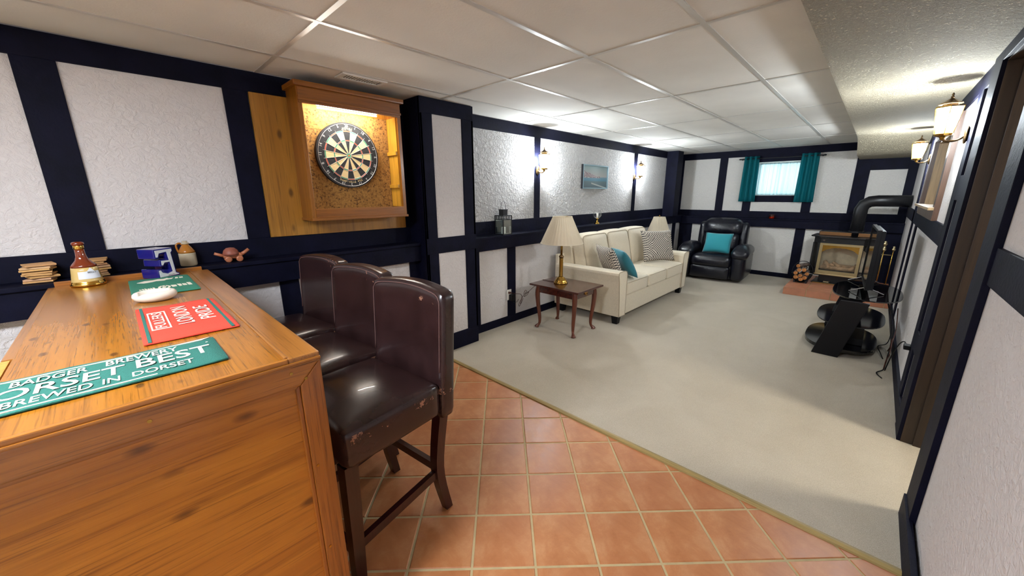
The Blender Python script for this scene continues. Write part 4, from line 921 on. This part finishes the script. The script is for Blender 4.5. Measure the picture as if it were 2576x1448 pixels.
# local: front toward -x, y left
obj('pedestal', bx(-.12, .20, -.20, .20, .012, .12, .006), 'stove_black', sv); obj('base_plate', bx(-.20, .24, -.27, .27, 0, .014, .004), 'stove_black', sv); obj('base_trim', bx(-.206, -.2, -.25, .25, .002, .010), 'brass', sv)
obj('name_plate', bx(-.16, -.12, .06, .13, .0145, .026, .002), 'brass_pale', sv)
body = [(-.20, -.24), (-.09, -.335), (.24, -.335), (.24, .335), (-.09, .335), (-.20, .24)]
obj('firebox_floor', prism(body, 'z', .12, .165), 'stove_black', sv); obj('upper_body', prism(body, 'z', .60, .69), 'stove_black', sv)
obj('back', bx(.10, .24, -.335, .335, .165, .60), 'stove_black', sv)
for y in (-.325, .325): obj('side', bx(-.085, .10, y-.01, y+.01, .165, .60), 'stove_black', sv)
obj('top_plate', prism([(-.27, -.25), (-.14, -.375), (.26, -.375), (.26, .375), (-.14, .375), (-.27, .25)], 'z', .69, .708, .004), 'stove_black', sv)
obj('louvre_box', bx(-.06, .20, -.30, .30, .708, .765, .004), 'stove_black', sv)
for k in range(3): obj('louvre', bx(-.066, -.058, -.29, .29, .716+k*.016, .727+k*.016), 'stove_trim_tan', sv)
for a in (-1, 1):
    obj('corner_post', leg_sq((-.196, a*.236, .60), (-.196, a*.236, .165), .012, .012), 'stove_black', sv); obj('corner_post', leg_sq((-.088, a*.33, .60), (-.088, a*.33, .165), .012, .012), 'stove_black', sv)
    b = bmesh.new(); b.faces.new([b.verts.new(p) for p in ((-.192, a*.246, .17), (-.094, a*.33, .17), (-.094, a*.33, .60), (-.192, a*.246, .60))]); obj('side_glass', b, 'stove_glass', sv)
df = obj('door_frame', grid_slab([-.24, -.205, .205, .24], [.150, .200, .575, .605], -.212, -.198, lambda i, j: i == 1 and j == 1, 'x'), 'brass_pale', sv)
obj('arch_panel', prism([(-.205, .575), (.205, .575), (.205, .47), (.15, .515), (.08, .538), (0, .546), (-.08, .538), (-.15, .515), (-.205, .47)], 'x', -.206, -.200), 'brass', df)
obj('glass', bx(-.203, -.2, -.205, .205, .20, .575), 'stove_glass', df); obj('front_trim', bx(-.232, -.198, -.25, .25, .135, .150, .003), 'brass_pale', sv)
obj('badge', bx(-.2065, -.199, .19, .215, .635, .655), 'chrome', sv)
obj('fire_back', prism([(-.28, .18), (.28, .18), (.28, .46), (.18, .54), (0, .57), (-.18, .54), (-.28, .46)], 'x', .088, .098), 'firebrick', sv)
obj('ember_bed', bx(-.17, .08, -.22, .22, .166, .20, .01), 'ember_bed', sv)
for P, r in (([(-.09, -.2, .225), (-.10, .2, .23)], .032), ([(-.14, -.14, .222), (-.03, -.20, .29)], .026), ([(-.02, -.17, .25), (-.01, .19, .255)], .034), ([(-.13, .1, .225), (-.0, .17, .31)], .026), ([(-.11, -.02, .26), (.0, .07, .30)], .024)): obj('fire_log', tube(P, r, 9), 'fire_log', sv, True)
# flue pipe: rises, bends in mitred segments and runs to the right wall
obj('flue_pipe', tube([(.0, -.11, .70), (.0, -.11, 1.10), (.0, -.135, 1.165), (.0, -.19, 1.205), (.0, -.26, 1.215), (.04, -.595, 1.215)], .077, 20), 'stove_black', sv, True)
obj('flue_collar', lathe([(.09, .765), (.09, .785), (.078, .79)], 20, (0, -.11, 0)), 'stove_black', sv)
# log basket
bk_ = thing('log_basket', 'round black log basket with hoop handle on the hearth', 'basket', (7.12, .665, HZ)); 
obj('bowl', tube([(0, .115*math.cos(a), .155+.135*math.sin(a)) for a in [PI+.12+k*(PI-.24)/14 for k in range(15)]], .018, 6), 'black_metal', bk_)
b = bmesh.new(); G = [[b.verts.new((x, .122*math.cos(a), .152+.14*math.sin(a))) for a in [PI+.1+k*(PI-.2)/14 for k in range(15)]] for x in (-.09, .13)]
for k in range(14): b.faces.new([G[0][k], G[0][k+1], G[1][k+1], G[1][k]])
bmesh.ops.solidify(b, geom=list(b.faces), thickness=.006); obj('sling', b, 'black_metal', bk_)
obj('hoop_handle', tube([(.02, .128*math.cos(a), .152+.17*math.sin(a)) for a in [k*PI/16 for k in range(17)]], .005, 6), 'black_metal', bk_)
for k, y in enumerate((-.07, .07)): obj('foot', bx(-.08, .12, y-.012, y+.012, 0, .045), 'black_metal', bk_)
lg = [(.0, .060, .029), (-.056, .092, .031), (.058, .090, .031), (.002, .122, .028), (-.064, .154, .027), (.066, .154, .028), (.036, .206, .029), (-.026, .208, .029), (.005, .262, .029)]
wd = ['bottom middle', 'bottom right', 'bottom left', 'central', 'right hand', 'left hand', 'upper left', 'upper right', 'topmost']
for (yy, zz, r), nm in zip(lg, wd):
    L0 = random.uniform(.11, .15); tilt = random.uniform(-.03, .03)
    g = thing('firewood_log', f'{nm} split log in the black basket by the stove', 'log', (7.12, .665+yy, HZ+zz), 0, 'logs in the basket'); g.rotation_euler = (0, tilt, random.uniform(-.08, .08) if nm != 'topmost' else -.35)
    obj('bark', tube([(-L0, 0, 0), (-L0*.3, .003, .002), (.14, 0, 0)], r-.001, 10), 'log_bark', g, True); obj('cut_end', lathe([(r-.002, 0), (r-.003, .003), (.001, .004)], 12), 'log_end', g, False, (-L0, 0, 0), (0, -PI/2, 0))
# fireplace tools
fs = thing('fire_tool_stand', 'brass stand for the fireplace tools', 'tool stand', (7.22, -.165, HZ)); obj('foot', lathe([(.085, 0), (.085, .012), (.03, .022), (.012, .03)], 20), 'brass', fs, True); obj('post', tube([(0, 0, .025), (0, 0, .62)], .008, 8), 'brass_pale', fs, True); obj('knob', lathe([(.008, .62), (.022, .635), (.024, .65), (.012, .665), (.018, .675), (.002, .69)], 14), 'brass_pale', fs, True); obj('cross_arm', tube([(0, -.085, .50), (0, .085, .50)], .006, 8), 'brass_pale', fs, True); obj('cross_arm', tube([(-.085, 0, .497), (.085, 0, .497)], .006, 8), 'brass_pale', fs, True)
for k, (nm, dx, dy) in enumerate((('fire_poker', 0, .094), ('fire_shovel', 0, -.094), ('hearth_brush', -.094, .0), ('fire_tongs', .094, 0))):
    f = thing(nm, {'fire_poker': 'brass handled fire poker hanging left on the tool stand', 'fire_shovel': 'brass handled ash shovel hanging right on the tool stand', 'hearth_brush': 'brass handled hearth brush hanging in front on the tool stand', 'fire_tongs': 'brass handled fire tongs hanging at the back of the tool stand'}[nm], 'fire tool', (7.22+dx, -.165+dy, HZ), 0, 'tools on the fireplace stand')
    obj('shaft', tube([(0, 0, .10), (0, 0, .56)], .0055, 8), 'brass', f, True); obj('knob', lathe([(.007, .555), (.018, .57), (.020, .585), (.010, .60), (.016, .612), (.002, .625)], 12), 'brass_pale', f, True)
    if nm == 'fire_shovel': obj('blade', bx(-.03, .03, -.004, .004, .03, .11, .003), 'brass', f)
    elif nm == 'hearth_brush': obj('bristles', lathe([(.018, .03), (.022, .10), (.008, .12)], 10), 'black_metal', f)
    elif nm == 'fire_poker': obj('hook', tube([(0, 0, .105), (0, 0, .04), (0, .02, .055)], .005, 6), 'brass', f)
    else: obj('jaw', tube([(0, 0, .105), (0, .012, .07), (0, .004, .035)], .004, 6), 'brass', f)

# ================================================================ television and its stand
tv = thing('tv_stand', 'black glass television stand with three rounded shelves and slanted legs', 'tv stand', (0, 0, CZ))
def shelf(x0, x1, y0, y1, z, t_=.010):
    cxx, cyy = (x0+x1)/2, (y0+y1)/2; P = [(cxx+(x1-x0)/2*math.copysign(abs(math.cos(a))**.75, math.cos(a)), cyy+(y1-y0)/2*math.copysign(abs(math.sin(a))**.75, math.sin(a))) for a in [2*PI*k/40 for k in range(40)]]
    return prism(P, 'z', z, z+t_, .002)
obj('glass_shelf', shelf(4.36, 5.30, -.305, .185, .525), 'smoke_glass', tv); obj('glass_shelf', shelf(4.32, 5.20, -.23, .262, .285), 'black_gloss', tv); obj('bottom_shelf', shelf(4.30, 5.16, -.21, .32, .045, .03), 'black_gloss', tv)
for x in (4.27, 5.08): obj('leg_panel', prism([(.225, 0), (.035, 0), (-.095, .525), (.095, .525)], 'x', x, x+.035, .004), 'black_board', tv)
for x in (4.45, 5.0): obj('shelf_peg', lathe([(.012, 0), (.012, .022)], 10), 'chrome', tv, True, (x, -.05, .503))
TT = math.radians(3)
te = thing('television', 'thin black flat screen television seen nearly edge on', 'television', (4.98, -.03, CZ+.537), TT)
obj('cabinet', bx(-.40, .40, -.045, -.018, .05, .575, .004), 'black_plastic', te); obj('bezel', grid_slab([-.405, -.39, .39, .405], [.045, .06, .566, .580], -.018, .012, lambda i, j: i == 1 and j == 1, 'y'), 'black_plastic', te); obj('screen', bx(-.39, .39, -.017, .004, .06, .566), 'black_gloss', te); obj('top_trim', bx(-.405, .405, -.018, .010, .580, .586), 'chrome', te)
for x in (-.3, .3):
    obj('foot', tube([(x, .11, .004), (x, -.005, .055), (x, -.13, .004)], .005, 6), 'chrome', te)
bxx = thing('media_box', 'black media box on the bottom shelf of the stand', 'media box', (4.70, .02, CZ+.0755)); obj('case', bx(-.2, .2, -.13, .13, .003, .065, .004), 'black_plastic', bxx); obj('front_panel', bx(-.19, .19, .13, .134, .008, .06), 'black_gloss', bxx)
rm = thing('cable_box', 'slim dark box on the middle glass shelf', 'media box', (4.78, .05, CZ+.2955)); obj('case', bx(-.15, .15, -.10, .10, .002, .038, .003), 'black_plastic', rm); obj('vent_panel', bx(-.12, .02, -.06, .08, .038, .0395), 'chrome', rm)
for lab, P, r in (('black cable drooping from the stand to the floor by the wall', [(4.55, -.2, CZ+.52), (4.5, -.27, .38), (4.42, -.28, .18), (4.3, -.27, .06), (4.2, -.26, .035), (4.1, -.22, .031), (4.0, -.25, .031)], .004), ('dark cable looping behind the television stand', [(4.75, -.2, CZ+.51), (4.66, -.27, .30), (4.62, -.27, .15), (4.7, -.22, .08), (4.6, -.24, .05), (4.5, -.26, .031)], .0035), ('black power cord plugged into the right wall', [(4.2, -.27, .031), (4.1, -.28, .2), (3.9, -.29, .36), (3.75, -.30, .43), (3.62, -.305, .44)], .004), ('brown bundled cord hanging by the right wall', [(4.6, -.28, .48), (4.45, -.29, .33), (4.35, -.28, .22), (4.4, -.27, .14), (4.3, -.28, .2), (4.38, -.275, .26), (4.28, -.28, .16), (4.3, -.27, .09), (4.2, -.26, .031)], .0035)):
    c = thing('cable', lab, 'cable', (0, 0, 0), 0, 'cables of the television stand'); obj('wire', tube(P, r, 6, smooth_k=6), 'black_plastic' if 'brown' not in lab else 'mahogany', c, True)
    if 'plugged' in lab: obj('plug', bx(3.565, 3.625, -.322, -.29, .425, .455, .004), 'black_plastic', c)
